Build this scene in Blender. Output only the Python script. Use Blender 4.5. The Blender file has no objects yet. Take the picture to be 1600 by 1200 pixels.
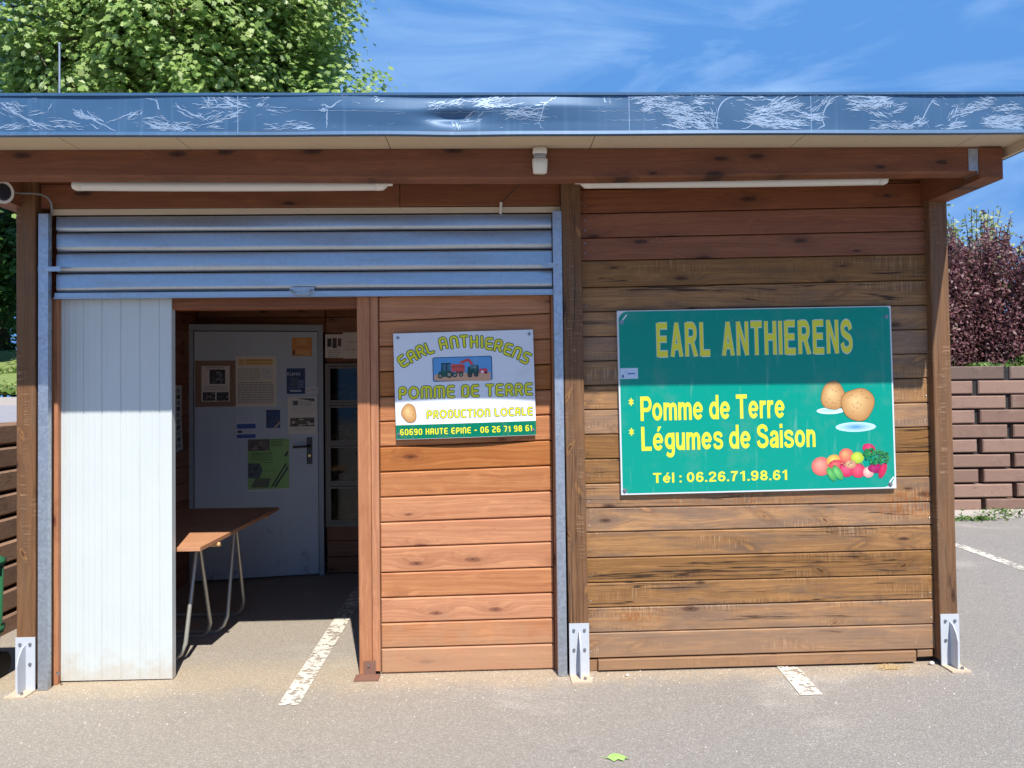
import bpy, math, random
import numpy as np
from mathutils import Vector, Matrix
random.seed(7); RNG = np.random.default_rng(7)
scn = bpy.context.scene
R = math.radians

# ------------------------------------------------------------------ camera
F_PX, CAM_H, CAM_D = 1190.0, 1.6, 4.16
PITCH, YAW, ROLL = R(1.2), R(-1.5), R(.66)
PPY = 579.073
fw = Vector((-math.sin(YAW)*math.cos(PITCH), math.cos(YAW)*math.cos(PITCH), math.sin(PITCH)))
r0 = Vector((math.cos(YAW), math.sin(YAW), 0)); u0 = r0.cross(fw)
rt = r0*math.cos(ROLL) - u0*math.sin(ROLL); up = u0*math.cos(ROLL) + r0*math.sin(ROLL)
CAM = Vector((0, -CAM_D, CAM_H))
cd = bpy.data.cameras.new('camera'); cam = bpy.data.objects.new('camera', cd)
scn.collection.objects.link(cam)
cam.matrix_world = Matrix(((rt.x, up.x, -fw.x, CAM.x), (rt.y, up.y, -fw.y, CAM.y), (rt.z, up.z, -fw.z, CAM.z), (0, 0, 0, 1)))
cd.sensor_width = 36; cd.lens = F_PX/1600*36; cd.shift_y = -(600-PPY)/1600
cd.clip_start = .05; cd.clip_end = 3000
scn.camera = cam

# ------------------------------------------------------------------ light
SUN = Vector((.235, -1, 1.43)).normalized()          # towards the sun
EL = math.asin(SUN.z); AZ = math.atan2(SUN.x, SUN.y)  # clockwise from +Y
w = bpy.data.worlds.new('World'); scn.world = w; w.use_nodes = True
nt = w.node_tree; N = nt.nodes; L = nt.links
bg = N['Background']; bg.inputs['Strength'].default_value = .116
sky = N.new('ShaderNodeTexSky'); sky.sky_type = 'NISHITA'; sky.sun_disc = False
sky.sun_elevation = EL; sky.sun_rotation = AZ; sky.air_density = 1.0; sky.dust_density = .3; sky.ozone_density = 3.0
hs = N.new('ShaderNodeHueSaturation'); hs.inputs['Saturation'].default_value = 1.12
L.new(sky.outputs[0], hs.inputs['Color'])
lift = N.new('ShaderNodeMix'); lift.data_type = 'RGBA'; lift.blend_type = 'MULTIPLY'; lift.inputs[0].default_value = 1; lift.inputs[7].default_value = (1.1, 1.55, 1.85, 1)
capn = N.new('ShaderNodeMix'); capn.data_type = 'RGBA'; capn.blend_type = 'DARKEN'; capn.inputs[0].default_value = 1; capn.inputs[7].default_value = (.78, 2.15, 5.0, 1)   # sky capped: no bright haze round the sun, so shade stays dark
L.new(hs.outputs[0], lift.inputs[6]); L.new(lift.outputs[2], capn.inputs[6])
tc = N.new('ShaderNodeTexCoord'); mp = N.new('ShaderNodeMapping')
mp.inputs['Rotation'].default_value = (0, R(-28), R(15)); mp.inputs['Scale'].default_value = (1.6, 2.0, 5.5)
L.new(tc.outputs['Generated'], mp.inputs['Vector'])
n1 = N.new('ShaderNodeTexNoise'); n1.inputs['Scale'].default_value = 2.1; n1.inputs['Detail'].default_value = 7
n1.inputs['Roughness'].default_value = .58; n1.inputs['Distortion'].default_value = .7
L.new(mp.outputs[0], n1.inputs['Vector'])
cr = N.new('ShaderNodeValToRGB'); cr.color_ramp.elements[0].position = .45; cr.color_ramp.elements[1].position = .82
L.new(n1.outputs[0], cr.inputs[0])
mx = N.new('ShaderNodeMix'); mx.data_type = 'RGBA'
mx.inputs[7].default_value = (3.0, 4.6, 7.0, 1)
mu = N.new('ShaderNodeMath'); mu.operation = 'MULTIPLY'; mu.inputs[1].default_value = .85
L.new(cr.outputs[0], mu.inputs[0]); L.new(mu.outputs[0], mx.inputs[0]); L.new(capn.outputs[2], mx.inputs[6])
L.new(mx.outputs[2], bg.inputs['Color'])
sd = bpy.data.lights.new('sun', 'SUN'); sd.energy = 5.0; sd.angle = R(.5); sd.color = (1, .955, .88)
so = bpy.data.objects.new('sun', sd); scn.collection.objects.link(so)
so.rotation_euler = (-SUN).to_track_quat('-Z', 'Y').to_euler()
scn.view_settings.view_transform = 'Standard'; scn.view_settings.look = 'None'
scn.view_settings.exposure = .46; scn.view_settings.gamma = 1
scn.cycles.max_bounces = 10; scn.cycles.diffuse_bounces = 8; scn.cycles.transparent_max_bounces = 12

# ------------------------------------------------------------------ pixel -> world (photo pixels, 1600 wide)
def ray(px, py): return rt*((px-800)/F_PX) - up*((py-PPY)/F_PX) + fw
def P(px, py, Y):
    d = ray(px, py); return CAM + d*((Y-CAM.y)/d.y)
def gz(x): return .022 + .0055*x
def G(px, py, dz=0.0):
    d = ray(px, py); t = (.022+dz-CAM.z+.0055*CAM.x)/(d.z-.0055*d.x); return CAM + d*t

class Frame:
    """a flat thing's own frame: origin, x along, z up, n towards the viewer"""
    def __init__(s, o, x, z): s.o = o; s.x = x.normalized(); s.n = s.x.cross(z).normalized(); s.z = s.n.cross(s.x); s.M = Matrix((( s.x.x, -s.n.x, s.z.x, o.x), (s.x.y, -s.n.y, s.z.y, o.y), (s.x.z, -s.n.z, s.z.z, o.z), (0, 0, 0, 1)))
    def uv(s, px, py):
        d = ray(px, py); t = (s.o-CAM).dot(s.n)/d.dot(s.n); q = CAM + d*t - s.o
        return (q.dot(s.x), q.dot(s.z))

# ------------------------------------------------------------------ materials
def lin(c):
    f = lambda v: v/12.92 if v <= .04045 else ((v+.055)/1.055)**2.4
    return tuple(f(v/255) for v in c)
class NB:
    def __init__(s, name):
        s.m = bpy.data.materials.new(name); s.m.use_nodes = True; s.t = s.m.node_tree
        s.b = s.t.nodes['Principled BSDF']; s.out = s.t.nodes['Material Output']
    def n(s, k, **kw):
        nd = s.t.nodes.new(k)
        for a, v in kw.items(): setattr(nd, a, v)
        return nd
    def l(s, a, b): s.t.links.new(a, b)
    def val(s, x, sock):
        if hasattr(x, 'is_output'): s.l(x, sock)
        else: sock.default_value = x
    def math(s, op, a, b=0.0, clamp=False):
        nd = s.n('ShaderNodeMath', operation=op, use_clamp=clamp); s.val(a, nd.inputs[0]); s.val(b, nd.inputs[1]); return nd.outputs[0]
    def noise(s, vec, scale=1, detail=2, rough=.5, dist=0.0):
        nd = s.n('ShaderNodeTexNoise'); s.l(vec, nd.inputs['Vector']); nd.inputs['Scale'].default_value = scale
        nd.inputs['Detail'].default_value = detail; nd.inputs['Roughness'].default_value = rough; nd.inputs['Distortion'].default_value = dist
        return nd.outputs[0]
    def sm(s, x, a, b, lo=0.0, hi=1.0):
        nd = s.n('ShaderNodeMapRange', interpolation_type='SMOOTHSTEP'); s.val(x, nd.inputs[0])
        nd.inputs[1].default_value = a; nd.inputs[2].default_value = b; nd.inputs[3].default_value = lo; nd.inputs[4].default_value = hi
        return nd.outputs[0]
    def mix(s, f, a, b, mode='MIX'):
        nd = s.n('ShaderNodeMix', data_type='RGBA', blend_type=mode); s.val(f, nd.inputs[0])
        for x, k in ((a, 6), (b, 7)):
            if hasattr(x, 'is_output'): s.l(x, nd.inputs[k])
            else: nd.inputs[k].default_value = (*x[:3], 1)
        return nd.outputs[2]
    def attr(s, name): return s.n('ShaderNodeAttribute', attribute_name=name)
    def sep(s, v):
        nd = s.n('ShaderNodeSeparateXYZ'); s.l(v, nd.inputs[0]); return nd.outputs
    def comb(s, x, y, z):
        nd = s.n('ShaderNodeCombineXYZ')
        for v, k in ((x, 0), (y, 1), (z, 2)): s.val(v, nd.inputs[k])
        return nd.outputs[0]
    def bump(s, h, strength=.3, dist=.01):
        nd = s.n('ShaderNodeBump'); nd.inputs['Strength'].default_value = strength; nd.inputs['Distance'].default_value = dist
        s.l(h, nd.inputs['Height']); s.l(nd.outputs[0], s.b.inputs['Normal'])
    def pos(s): return s.n('ShaderNodeTexCoord').outputs['Object']
    def wpos(s): return s.n('ShaderNodeNewGeometry').outputs['Position']
    def fin(s, col=None, rough=None, metal=None, spec=None):
        for v, k in ((col, 'Base Color'), (rough, 'Roughness'), (metal, 'Metallic'), (spec, 'Specular IOR Level')):
            if v is None: continue
            if k == 'Base Color' and not hasattr(v, 'is_output'): v = (*v[:3], 1)
            s.val(v, s.b.inputs[k])
        return s.m

def wood(name, light, dark, knot, grey=None, greyamt=0.0, knots=.6, rough=.62, contrast=1.0, dirt=None, crack=0.0, rust=False, spread=.34):
    k = NB(name); A = k.attr('gc').outputs['Vector']; bd = k.attr('bd').outputs['Fac']
    a, u, v = k.sep(A)
    warp = k.math('SUBTRACT', k.noise(k.comb(k.math('MULTIPLY', a, 1.1), k.math('MULTIPLY', u, 5), v), 1, 3), .5)
    vor = k.n('ShaderNodeTexVoronoi', feature='F1', voronoi_dimensions='2D')
    k.l(k.comb(k.math('ADD', k.math('MULTIPLY', a, 2.3), k.math('MULTIPLY', warp, .15)), k.math('MULTIPLY', u, 7.2), 0), vor.inputs['Vector']); vor.inputs['Scale'].default_value = 1
    kn = k.math('SUBTRACT', k.noise(k.comb(k.math('MULTIPLY', a, 22), k.math('MULTIPLY', u, 60), v), 1, 3, .6), .5)
    d = k.math('ADD', vor.outputs['Distance'], k.math('MULTIPLY', kn, .085)); cc = k.sep(vor.outputs['Color'])
    has = k.math('LESS_THAN', cc[0], knots)
    size = k.math('ADD', k.math('MULTIPLY', cc[1], .08), .055)
    dn = k.math('DIVIDE', d, size)
    core = k.math('MULTIPLY', k.sm(dn, 1.15, .55), has)
    halo = k.math('MULTIPLY', k.sm(dn, 4.0, .6), has)
    g = k.math('ADD', k.math('ADD', k.math('MULTIPLY', u, 62), k.math('MULTIPLY', warp, 6.5)), k.math('MULTIPLY', halo, 2.6))
    rings = k.noise(k.comb(k.math('MULTIPLY', a, .7), g, k.math('MULTIPLY', v, 30)), 1, 5, .7)
    fine = k.noise(k.comb(k.math('MULTIPLY', a, 6), k.math('MULTIPLY', u, 330), k.math('MULTIPLY', v, 330)), 1, 3, .65)
    patch = k.noise(k.comb(k.math('MULTIPLY', a, 1.7), k.math('MULTIPLY', u, 9), v), 1, 3, .6)
    f = k.sm(rings, .3, .72)
    f = k.math('MULTIPLY', f, contrast)
    col = k.mix(f, light, dark)
    col = k.mix(k.sm(patch, .35, .75, 0, .45), col, dark)
    bl_ = k.noise(k.comb(k.math('MULTIPLY', a, 5.5), k.math('ADD', k.math('MULTIPLY', u, 24), k.math('MULTIPLY', warp, 5)), v), 1, 5, .62)
    col = k.mix(k.sm(bl_, .52, .72, 0, .5), col, dark); col = k.mix(k.sm(bl_, .46, .3, 0, .35), col, tuple(min(1, c_*1.22) for c_ in light))
    col = k.mix(k.sm(k.noise(k.comb(k.math('MULTIPLY', a, 14), k.math('MULTIPLY', u, 48), 5.0), 1, 4, .6), .62, .74, 0, .24), col, knot)
    col = k.mix(k.math('MULTIPLY', halo, .28), col, knot)
    if grey:
        gp = k.noise(k.comb(k.math('MULTIPLY', a, 2.6), k.math('MULTIPLY', u, 16), v), 1, 5, .65)
        gf = k.sm(k.math('ADD', gp, k.math('MULTIPLY', k.math('SUBTRACT', bd, .5), .25)), .42, .68, 0, greyamt)
        col = k.mix(gf, col, grey)
        # pale scraped flecks and dark water runs
        fl = k.noise(k.comb(k.math('MULTIPLY', a, 9), k.math('MULTIPLY', u, 70), v), 1, 4, .7)
        col = k.mix(k.math('MULTIPLY', k.sm(fl, .6, .72), k.sm(gp, .5, .7, .05, .55)), col, lin((196, 172, 146)))
        col = k.mix(k.sm(k.noise(k.comb(k.math('MULTIPLY', a, 3.1), k.math('MULTIPLY', u, 7), 4.0), 1, 3), .58, .74, 0, .28), col, lin((90, 68, 54)))
    if crack:
        for sh_, of_ in ((1.3, 0.0), (-1.5, 31.0)):
            v2 = k.n('ShaderNodeTexVoronoi', feature='F1', voronoi_dimensions='2D'); v2.inputs['Scale'].default_value = 1
            k.l(k.comb(k.math('ADD', k.math('MULTIPLY', k.math('ADD', a, k.math('MULTIPLY', u, sh_)), 3.4), of_), k.math('MULTIPLY', u, 3.6), 0), v2.inputs['Vector'])
            c2 = k.sep(v2.outputs['Color']); d2 = k.math('ADD', v2.outputs['Distance'], k.math('MULTIPLY', kn, .2)); on = k.math('LESS_THAN', c2[0], .2)
            col = k.mix(k.math('MULTIPLY', k.sm(d2, .26, .05, 0, .6), on), col, lin((104, 76, 56)))
            col = k.mix(k.math('MULTIPLY', k.sm(d2, .11, .02, 0, .6), on), col, lin((178, 130, 78)))
            col = k.mix(k.math('MULTIPLY', k.sm(d2, .05, .02, 0, .8), k.math('MULTIPLY', on, k.math('GREATER_THAN', c2[1], .6))), col, lin((62, 40, 28)))
        saw = k.noise(k.comb(k.math('MULTIPLY', a, 120), k.math('MULTIPLY', u, 8), v), 1, 2, .5)
        col = k.mix(k.math('MULTIPLY', k.sm(saw, .52, .62, 0, .3), k.sm(patch, .45, .6)), col, lin((96, 72, 54)))
        col = k.mix(k.math('MULTIPLY', k.sm(saw, .44, .36, 0, .3), k.sm(patch, .52, .62)), col, lin((206, 176, 140)))
        ck = k.noise(k.comb(k.math('MULTIPLY', a, .55), k.math('MULTIPLY', u, 20), 9.0), 1, 4, .45)
        cm = k.math('MULTIPLY', k.sm(k.math('ABSOLUTE', k.math('SUBTRACT', ck, .5)), .012, .003), k.sm(k.noise(k.comb(k.math('MULTIPLY', a, .8), k.math('MULTIPLY', u, 4), 3.0), 1, 2), .5, .56, 0, crack))
        col = k.mix(cm, col, lin((40, 26, 20)))
    col = k.mix(k.math('MULTIPLY', core, .82), col, knot)
    col = k.mix(k.math('MULTIPLY', k.math('MULTIPLY', k.sm(dn, .35, .1), core), .7), col, lin((46, 24, 16)))
    hv = k.n('ShaderNodeHueSaturation'); k.l(col, hv.inputs['Color'])
    k.l(k.math('ADD', k.math('MULTIPLY', bd, spread), 1-spread*.5), hv.inputs['Value']); k.l(k.math('ADD', k.math('MULTIPLY', bd, -.2), 1.1), hv.inputs['Saturation'])
    col = k.mix(1.0, hv.outputs[0], k.mix(fine, (.62, .60, .58), (1.24, 1.23, 1.22)), 'MULTIPLY')
    if rust:   # rust wept from the sign's corner screw
        wx, wy, wz = k.sep(k.wpos()); rn = k.noise(k.comb(k.math('MULTIPLY', wx, 60), wy, k.math('MULTIPLY', wz, 14)), 1, 5, .7)
        r1 = k.math('MULTIPLY', k.math('MULTIPLY', k.sm(wx, 2.02, 2.3), k.sm(wz, .8, .9)), k.sm(wz, 1.01, .97))
        r2 = k.math('MULTIPLY', k.math('MULTIPLY', k.sm(wx, .7, 1.0), k.sm(wz, .87, .92)), k.sm(wz, 1.0, .97, 0, .35))
        r3 = k.math('MULTIPLY', k.math('MULTIPLY', k.sm(wx, .62, .70), k.sm(wx, .98, .8)), k.math('MULTIPLY', k.sm(wz, .285, .31), k.sm(wz, .36, .335)))
        col = k.mix(k.math('MULTIPLY', k.math('MAXIMUM', k.math('MAXIMUM', r1, r2), r3), k.sm(rn, .46, .6, 0, .85)), col, lin((146, 88, 42)))
    if dirt:   # splash dirt low down, an irregular tide mark
        z = k.sep(k.wpos())[2]
        dz = k.math('ADD', z, k.math('MULTIPLY', k.math('SUBTRACT', k.noise(k.wpos(), 9, 4), .5), .5))
        col = k.mix(k.sm(dz, .42, .04, 0, .62), col, dirt)
    h = k.math('ADD', k.math('MULTIPLY', rings, .5), k.math('MULTIPLY', fine, .6))
    k.bump(h, .35, .0022)
    return k.fin(col, rough, spec=.3)

def plain(name, col, rough=.5, metal=0.0, var=.08, scale=8, bump=0.0, spec=.5, spots=None):
    k = NB(name); p = k.pos()
    n = k.noise(p, scale, 4, .6)
    c = k.mix(n, tuple(v*(1-var) for v in col), tuple(min(1, v*(1+var)) for v in col))
    if spots:
        sp = k.noise(p, scale*9, 3, .6)
        c = k.mix(k.sm(sp, .62, .74, 0, spots[1]), c, spots[0])
    if bump: k.bump(k.noise(p, scale*12, 3), bump, .002)
    return k.fin(c, k.math('ADD', k.math('MULTIPLY', n, .16), rough-.08), metal, spec)

M = {}
M['ruddy'] = wood('ruddy_cladding', lin((196, 136, 90)), lin((164, 101, 62)), lin((120, 70, 46)), knots=.42, dirt=lin((168, 134, 106)))
M['upper'] = wood('stained_upper_boards', lin((148, 92, 60)), lin((116, 69, 45)), lin((66, 40, 34)), knots=.55)
M['worn'] = wood('weathered_cladding', lin((178, 134, 88)), lin((134, 97, 62)), lin((78, 52, 38)), grey=lin((116, 94, 78)), greyamt=.8, knots=.34, crack=.9, rust=True, spread=.75, dirt=lin((150, 118, 92)))
M['beam'] = wood('beam_timber', lin((138, 88, 60)), lin((110, 68, 47)), lin((56, 36, 32)), knots=.85, contrast=.8)
M['post'] = wood('post_timber', lin((134, 98, 68)), lin((106, 74, 50)), lin((68, 44, 34)), grey=lin((112, 92, 74)), greyamt=.5, knots=.4, crack=.6)
M['trim'] = wood('trim_timber', lin((188, 130, 90)), lin((152, 96, 64)), lin((110, 60, 38)), knots=.35, contrast=.8)
M['darkwood'] = wood('interior_boards', lin((158, 108, 78)), lin((126, 82, 58)), lin((72, 46, 36)), knots=.6)  # the inside walls' own brown wood
M['ply'] = wood('plywood_board', lin((198, 148, 112)), lin((182, 128, 94)), lin((150, 92, 60)), knots=.1, contrast=.6)
M['galv'] = None
def galv(name, col, rough, spangle=.12, streak=.25):
    k = NB(name); p = k.pos()
    v = k.n('ShaderNodeTexVoronoi'); k.l(p, v.inputs['Vector']); v.inputs['Scale'].default_value = 70
    s = k.sep(v.outputs['Color'])[0]
    st = k.noise(k.comb(k.math('MULTIPLY', k.sep(p)[0], 3), k.math('MULTIPLY', k.sep(p)[1], 20), k.math('MULTIPLY', k.sep(p)[2], 24)), 1, 5, .65)
    c = k.mix(s, tuple(x*(1-spangle) for x in col), tuple(min(1, x*(1+spangle)) for x in col))
    c = k.mix(k.sm(st, .5, .75, 0, streak), c, lin((150, 142, 130)))
    return k.fin(c, k.math('ADD', k.math('MULTIPLY', st, .22), rough-.1), .85)
M['galv'] = galv('galvanised_steel', lin((178, 186, 196)), .42)
M['lath'] = galv('shutter_lath_steel', lin((180, 188, 196)), .34, .04, .3)
M['white_steel'] = plain('white_painted_steel', lin((186, 191, 198)), .45, 0, .06, 14, spots=(lin((150, 120, 96)), .35))
M['rust'] = plain('rusty_dusty_plate', lin((196, 176, 152)), .8, 0, .2, 20, spots=(lin((140, 84, 54)), .8))
k = NB('white_coated_panel'); p = k.pos(); x, y, z = k.sep(p); n = k.noise(p, 3, 5, .6)
c = k.mix(n, lin((190, 197, 196)), lin((202, 208, 207)))
c = k.mix(k.sm(k.noise(k.comb(k.math('MULTIPLY', x, 30), 0, k.math('MULTIPLY', z, 2)), 1, 4, .6), .56, .76, 0, .25), c, lin((168, 170, 162)))
c = k.mix(k.sm(k.math('ADD', z, k.math('MULTIPLY', k.math('SUBTRACT', k.noise(p, 11, 5, .7), .5), .5)), .2, -.02, 0, .5), c, lin((182, 166, 142)))
c = k.mix(k.sm(k.noise(k.comb(k.math('MULTIPLY', x, 14), 0, k.math('MULTIPLY', z, 60)), 1, 4, .7), .68, .76, 0, .4), c, lin((150, 148, 142)))
M['panel'] = k.fin(c, .4)
M['soffit'] = plain('beige_soffit_board', lin((196, 178, 152)), .7, 0, .07, 5, spots=(lin((130, 112, 92)), .4))
M['roofing'] = plain('roof_membrane', lin((96, 98, 100)), .8)
M['white_plastic'] = plain('white_plastic', lin((222, 216, 204)), .42, 0, .05, 20, spots=(lin((120, 110, 100)), .35))
M['diffuser'] = plain('tube_diffuser', lin((216, 210, 200)), .3, 0, .05, 12, spots=(lin((150, 140, 128)), .3))
M['lens'] = plain('dark_lens', (.02, .022, .025), .12)
M['grey_plastic'] = plain('grey_plastic', lin((120, 122, 124)), .5)
M['black_plastic'] = plain('black_plastic', (.018, .018, .02), .4)
M['screw'] = plain('zinc_screw', lin((150, 154, 160)), .35, .8)
M['brass'] = plain('brass_cylinder', lin((190, 160, 90)), .3, .9)
k = NB('grey_blue_door_paint'); p = k.pos(); x, y, z = k.sep(p)
c = k.mix(k.noise(p, 2.2, 5, .65), lin((184, 194, 202)), lin((206, 214, 220)))
c = k.mix(k.sm(k.noise(k.comb(k.math('MULTIPLY', x, 24), 0, k.math('MULTIPLY', z, 5)), 1, 5, .7), .6, .74, 0, .5), c, lin((120, 126, 132)))
c = k.mix(k.math('MULTIPLY', k.sm(k.noise(p, 9, 5, .7), .54, .72, 0, .7), k.sm(z, .7, .1)), c, lin((112, 112, 112)))
M['door'] = k.fin(c, .5)
M['jamb'] = plain('grey_door_frame_paint', lin((160, 166, 170)), .45, 0, .06, 6)
M['locker'] = plain('locker_aluminium', lin((122, 114, 104)), .5, .1, .06, 9)
M['dark'] = plain('painted_cavity_shade', (.02, .018, .018), .8)  # near-black stands in for shade behind gaps and inside the lockers
M['potato'] = plain('potato_skin', lin((196, 154, 92)), .7, 0, .25, 12)
M['tube'] = plain('trestle_tube', lin((176, 174, 164)), .38, .55, .08, 10)
M['plytrim'] = plain('raw_timber_edge', lin((200, 160, 112)), .7, 0, .2, 40)
M['bin'] = plain('green_bin_plastic', lin((52, 122, 82)), .5, 0, .1, 5)
M['rubber'] = plain('black_rubber', (.02, .02, .02), .8)
M['cardboard'] = plain('brown_parcel_tape', lin((150, 116, 84)), .55, 0, .06, 10)
M['mast'] = plain('mast_metal', lin((170, 176, 184)), .4, .6)
M['soil'] = plain('dry_soil', lin((96, 78, 62)), .95, 0, .25, 6, .5)
M['pebble'] = plain('pale_pebble', lin((214, 204, 190)), .8, 0, .2, 20)
M['straw'] = plain('dry_straw', lin((206, 176, 124)), .8, 0, .2, 20)
M['path'] = plain('grey_road', lin((150, 146, 150)), .9, 0, .1, 12, .3)
M['kerb'] = plain('pale_concrete', lin((176, 168, 158)), .9, 0, .15, 9, .4, spots=(lin((120, 112, 102)), .5))

# printed surfaces: each face carries its own printed colour
k = NB('printed_sheet'); M['print'] = k.fin(k.attr('Col').outputs['Color'], .42, spec=.35)
k = NB('printed_vinyl'); p = k.pos(); x, y, z = k.sep(p)
dr = k.noise(k.comb(k.math('MULTIPLY', x, 26), 0, k.math('MULTIPLY', z, 2.2)), 1, 4, .6); gm = k.noise(p, 5, 5, .65)
c = k.mix(k.sm(gm, .5, .8, 0, .16), k.attr('Col').outputs['Color'], lin((150, 146, 134))); c = k.mix(k.sm(dr, .6, .75, 0, .14), c, lin((190, 206, 200)))
k.bump(k.noise(k.comb(k.math('MULTIPLY', x, 9), 0, k.math('MULTIPLY', z, 14)), 1, 4, .5, 1.2), .1, .006)
M['vinyl'] = k.fin(c, k.math('ADD', k.math('MULTIPLY', gm, .25), .14), spec=.3)

# glass
k = NB('clear_glass'); tr = k.n('ShaderNodeBsdfTransparent'); gl = k.n('ShaderNodeBsdfGlossy'); gl.inputs['Roughness'].default_value = .06; gl.inputs[0].default_value = (.5, .5, .5, 1)
tr.inputs[0].default_value = (.5, .52, .54, 1); ms = k.n('ShaderNodeMixShader'); fr = k.n('ShaderNodeFresnel')
k.l(fr.outputs[0], ms.inputs[0]); k.l(tr.outputs[0], ms.inputs[1]); k.l(gl.outputs[0], ms.inputs[2]); k.l(ms.outputs[0], k.out.inputs[0]); M['glass'] = k.m

# coated roof edge; the sky's blue reflection is put into its base colour
k = NB('anthracite_coated_sheet_sky_tint'); p = k.wpos(); x, y, z = k.sep(p)
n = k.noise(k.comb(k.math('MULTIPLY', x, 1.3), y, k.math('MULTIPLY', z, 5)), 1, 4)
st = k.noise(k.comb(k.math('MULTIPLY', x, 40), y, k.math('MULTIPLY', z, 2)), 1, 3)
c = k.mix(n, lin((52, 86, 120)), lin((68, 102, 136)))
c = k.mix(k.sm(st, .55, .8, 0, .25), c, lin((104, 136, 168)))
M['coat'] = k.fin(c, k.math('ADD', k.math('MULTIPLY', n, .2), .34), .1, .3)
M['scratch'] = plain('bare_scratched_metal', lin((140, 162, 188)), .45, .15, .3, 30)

# asphalt
k = NB('worn_asphalt'); p = k.wpos(); x, y, z = k.sep(p)
big = k.noise(p, .8, 5, .6); mid = k.noise(p, 7, 5, .65); fine = k.noise(p, 140, 3, .7)
vor = k.n('ShaderNodeTexVoronoi'); k.l(p, vor.inputs['Vector']); vor.inputs['Scale'].default_value = 165
vc = k.sep(vor.outputs['Color'])
c = k.mix(big, lin((140, 135, 130)), lin((156, 149, 142)))
dust = k.sm(k.math('ADD', k.math('ADD', x, k.math('MULTIPLY', k.math('SUBTRACT', big, .5), 2.2)), k.math('MULTIPLY', y, -.45)), 1.7, -1.4, 0, .85)
c = k.mix(dust, c, lin((162, 152, 138)))
c = k.mix(k.sm(mid, .55, .8, 0, .3), c, lin((168, 155, 140)))
c = k.mix(k.sm(k.noise(p, 3.1, 6, .7), .6, .75, 0, .35), c, lin((92, 86, 84)))
ca = k.noise(k.comb(x, k.math('MULTIPLY', y, 1.6), 0), .9, 5, .62)
c = k.mix(k.sm(ca, .56, .7, 0, .4), c, lin((190, 182, 172))); c = k.mix(k.sm(k.noise(p, 1.7, 5, .6), .34, .22, 0, .5), c, lin((100, 95, 92)))
c = k.mix(k.sm(k.noise(p, 11, 4, .7), .68, .78, 0, .45), c, lin((206, 198, 188)))
wd = k.math('ADD', y, k.math('MULTIPLY', k.math('SUBTRACT', k.noise(p, 6, 5, .7), .5), .45))   # sand blown against the wall foot
c = k.mix(k.math('MULTIPLY', k.math('MULTIPLY', k.sm(wd, -.22, .03, 0, .6), k.sm(y, .5, .1)), k.sm(x, 2.7, 2.3)), c, lin((186, 166, 138)))
st = k.math('MULTIPLY', vc[0], k.sm(vc[1], .2, .9))
c = k.mix(1.0, c, k.mix(k.math('ADD', k.math('MULTIPLY', st, .6), k.math('MULTIPLY', fine, .5)), (.70, .69, .68), (1.34, 1.34, 1.34)), 'MULTIPLY')
c = k.mix(k.math('MULTIPLY', k.sm(vc[2], .95, .99), .5), c, lin((196, 188, 178)))
k.bump(k.math('ADD', k.math('MULTIPLY', vor.outputs['Distance'], -1.0), k.math('MULTIPLY', fine, .7)), .55, .006)
M['asphalt'] = k.fin(c, .88, spec=.25)

k = NB('worn_road_paint'); p = k.wpos()
a1 = k.noise(p, 26, 5, .7); a2 = k.noise(p, 5, 3)
c = k.mix(k.noise(p, 60, 3), lin((206, 196, 180)), lin((226, 218, 204)))
tr = k.n('ShaderNodeBsdfTransparent'); ms = k.n('ShaderNodeMixShader')
k.fin(c, .75); k.l(k.sm(k.math('ADD', a1, k.math('MULTIPLY', a2, .45)),   .70, .80), ms.inputs[0])
k.l(tr.outputs[0], ms.inputs[2]); k.l(k.b.outputs[0], ms.inputs[1])
inv = ms
k.l(ms.outputs[0], k.out.inputs[0]); M['paint'] = k.m

def blockmat(name, a, b, stain):
    k = NB(name); p = k.wpos(); bd = k.attr('bd').outputs['Fac']
    c = k.mix(bd, a, b); n = k.noise(p, 5, 5, .65)
    c = k.mix(k.sm(n, .5, .75, 0, .55), c, stain)
    c = k.mix(k.sm(k.noise(p, 2.3, 4, .6), .56, .72, 0, .4), c, lin((156, 136, 120))); c = k.mix(k.sm(k.noise(p, 17, 5, .7), .62, .72, 0, .55), c, lin((78, 72, 58)))
    f = k.noise(p, 90, 3, .7)
    c = k.mix(1.0, c, k.mix(f, (.72, .72, .72), (1.22, 1.22, 1.22)), 'MULTIPLY')
    k.bump(k.math('ADD', f, n), .5, .01)
    return k.fin(c, .92, spec=.2)
M['block'] = blockmat('reddish_concrete_block', lin((150, 122, 108)), lin((124, 99, 88)), lin((108, 88, 80)))
M['capblock'] = blockmat('weathered_cap_block', lin((130, 110, 100)), lin((112, 94, 86)), lin((86, 74, 68)))
M['brownblock'] = blockmat('brown_concrete_block', lin((160, 128, 106)), lin((138, 110, 92)), lin((110, 88, 76)))

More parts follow.
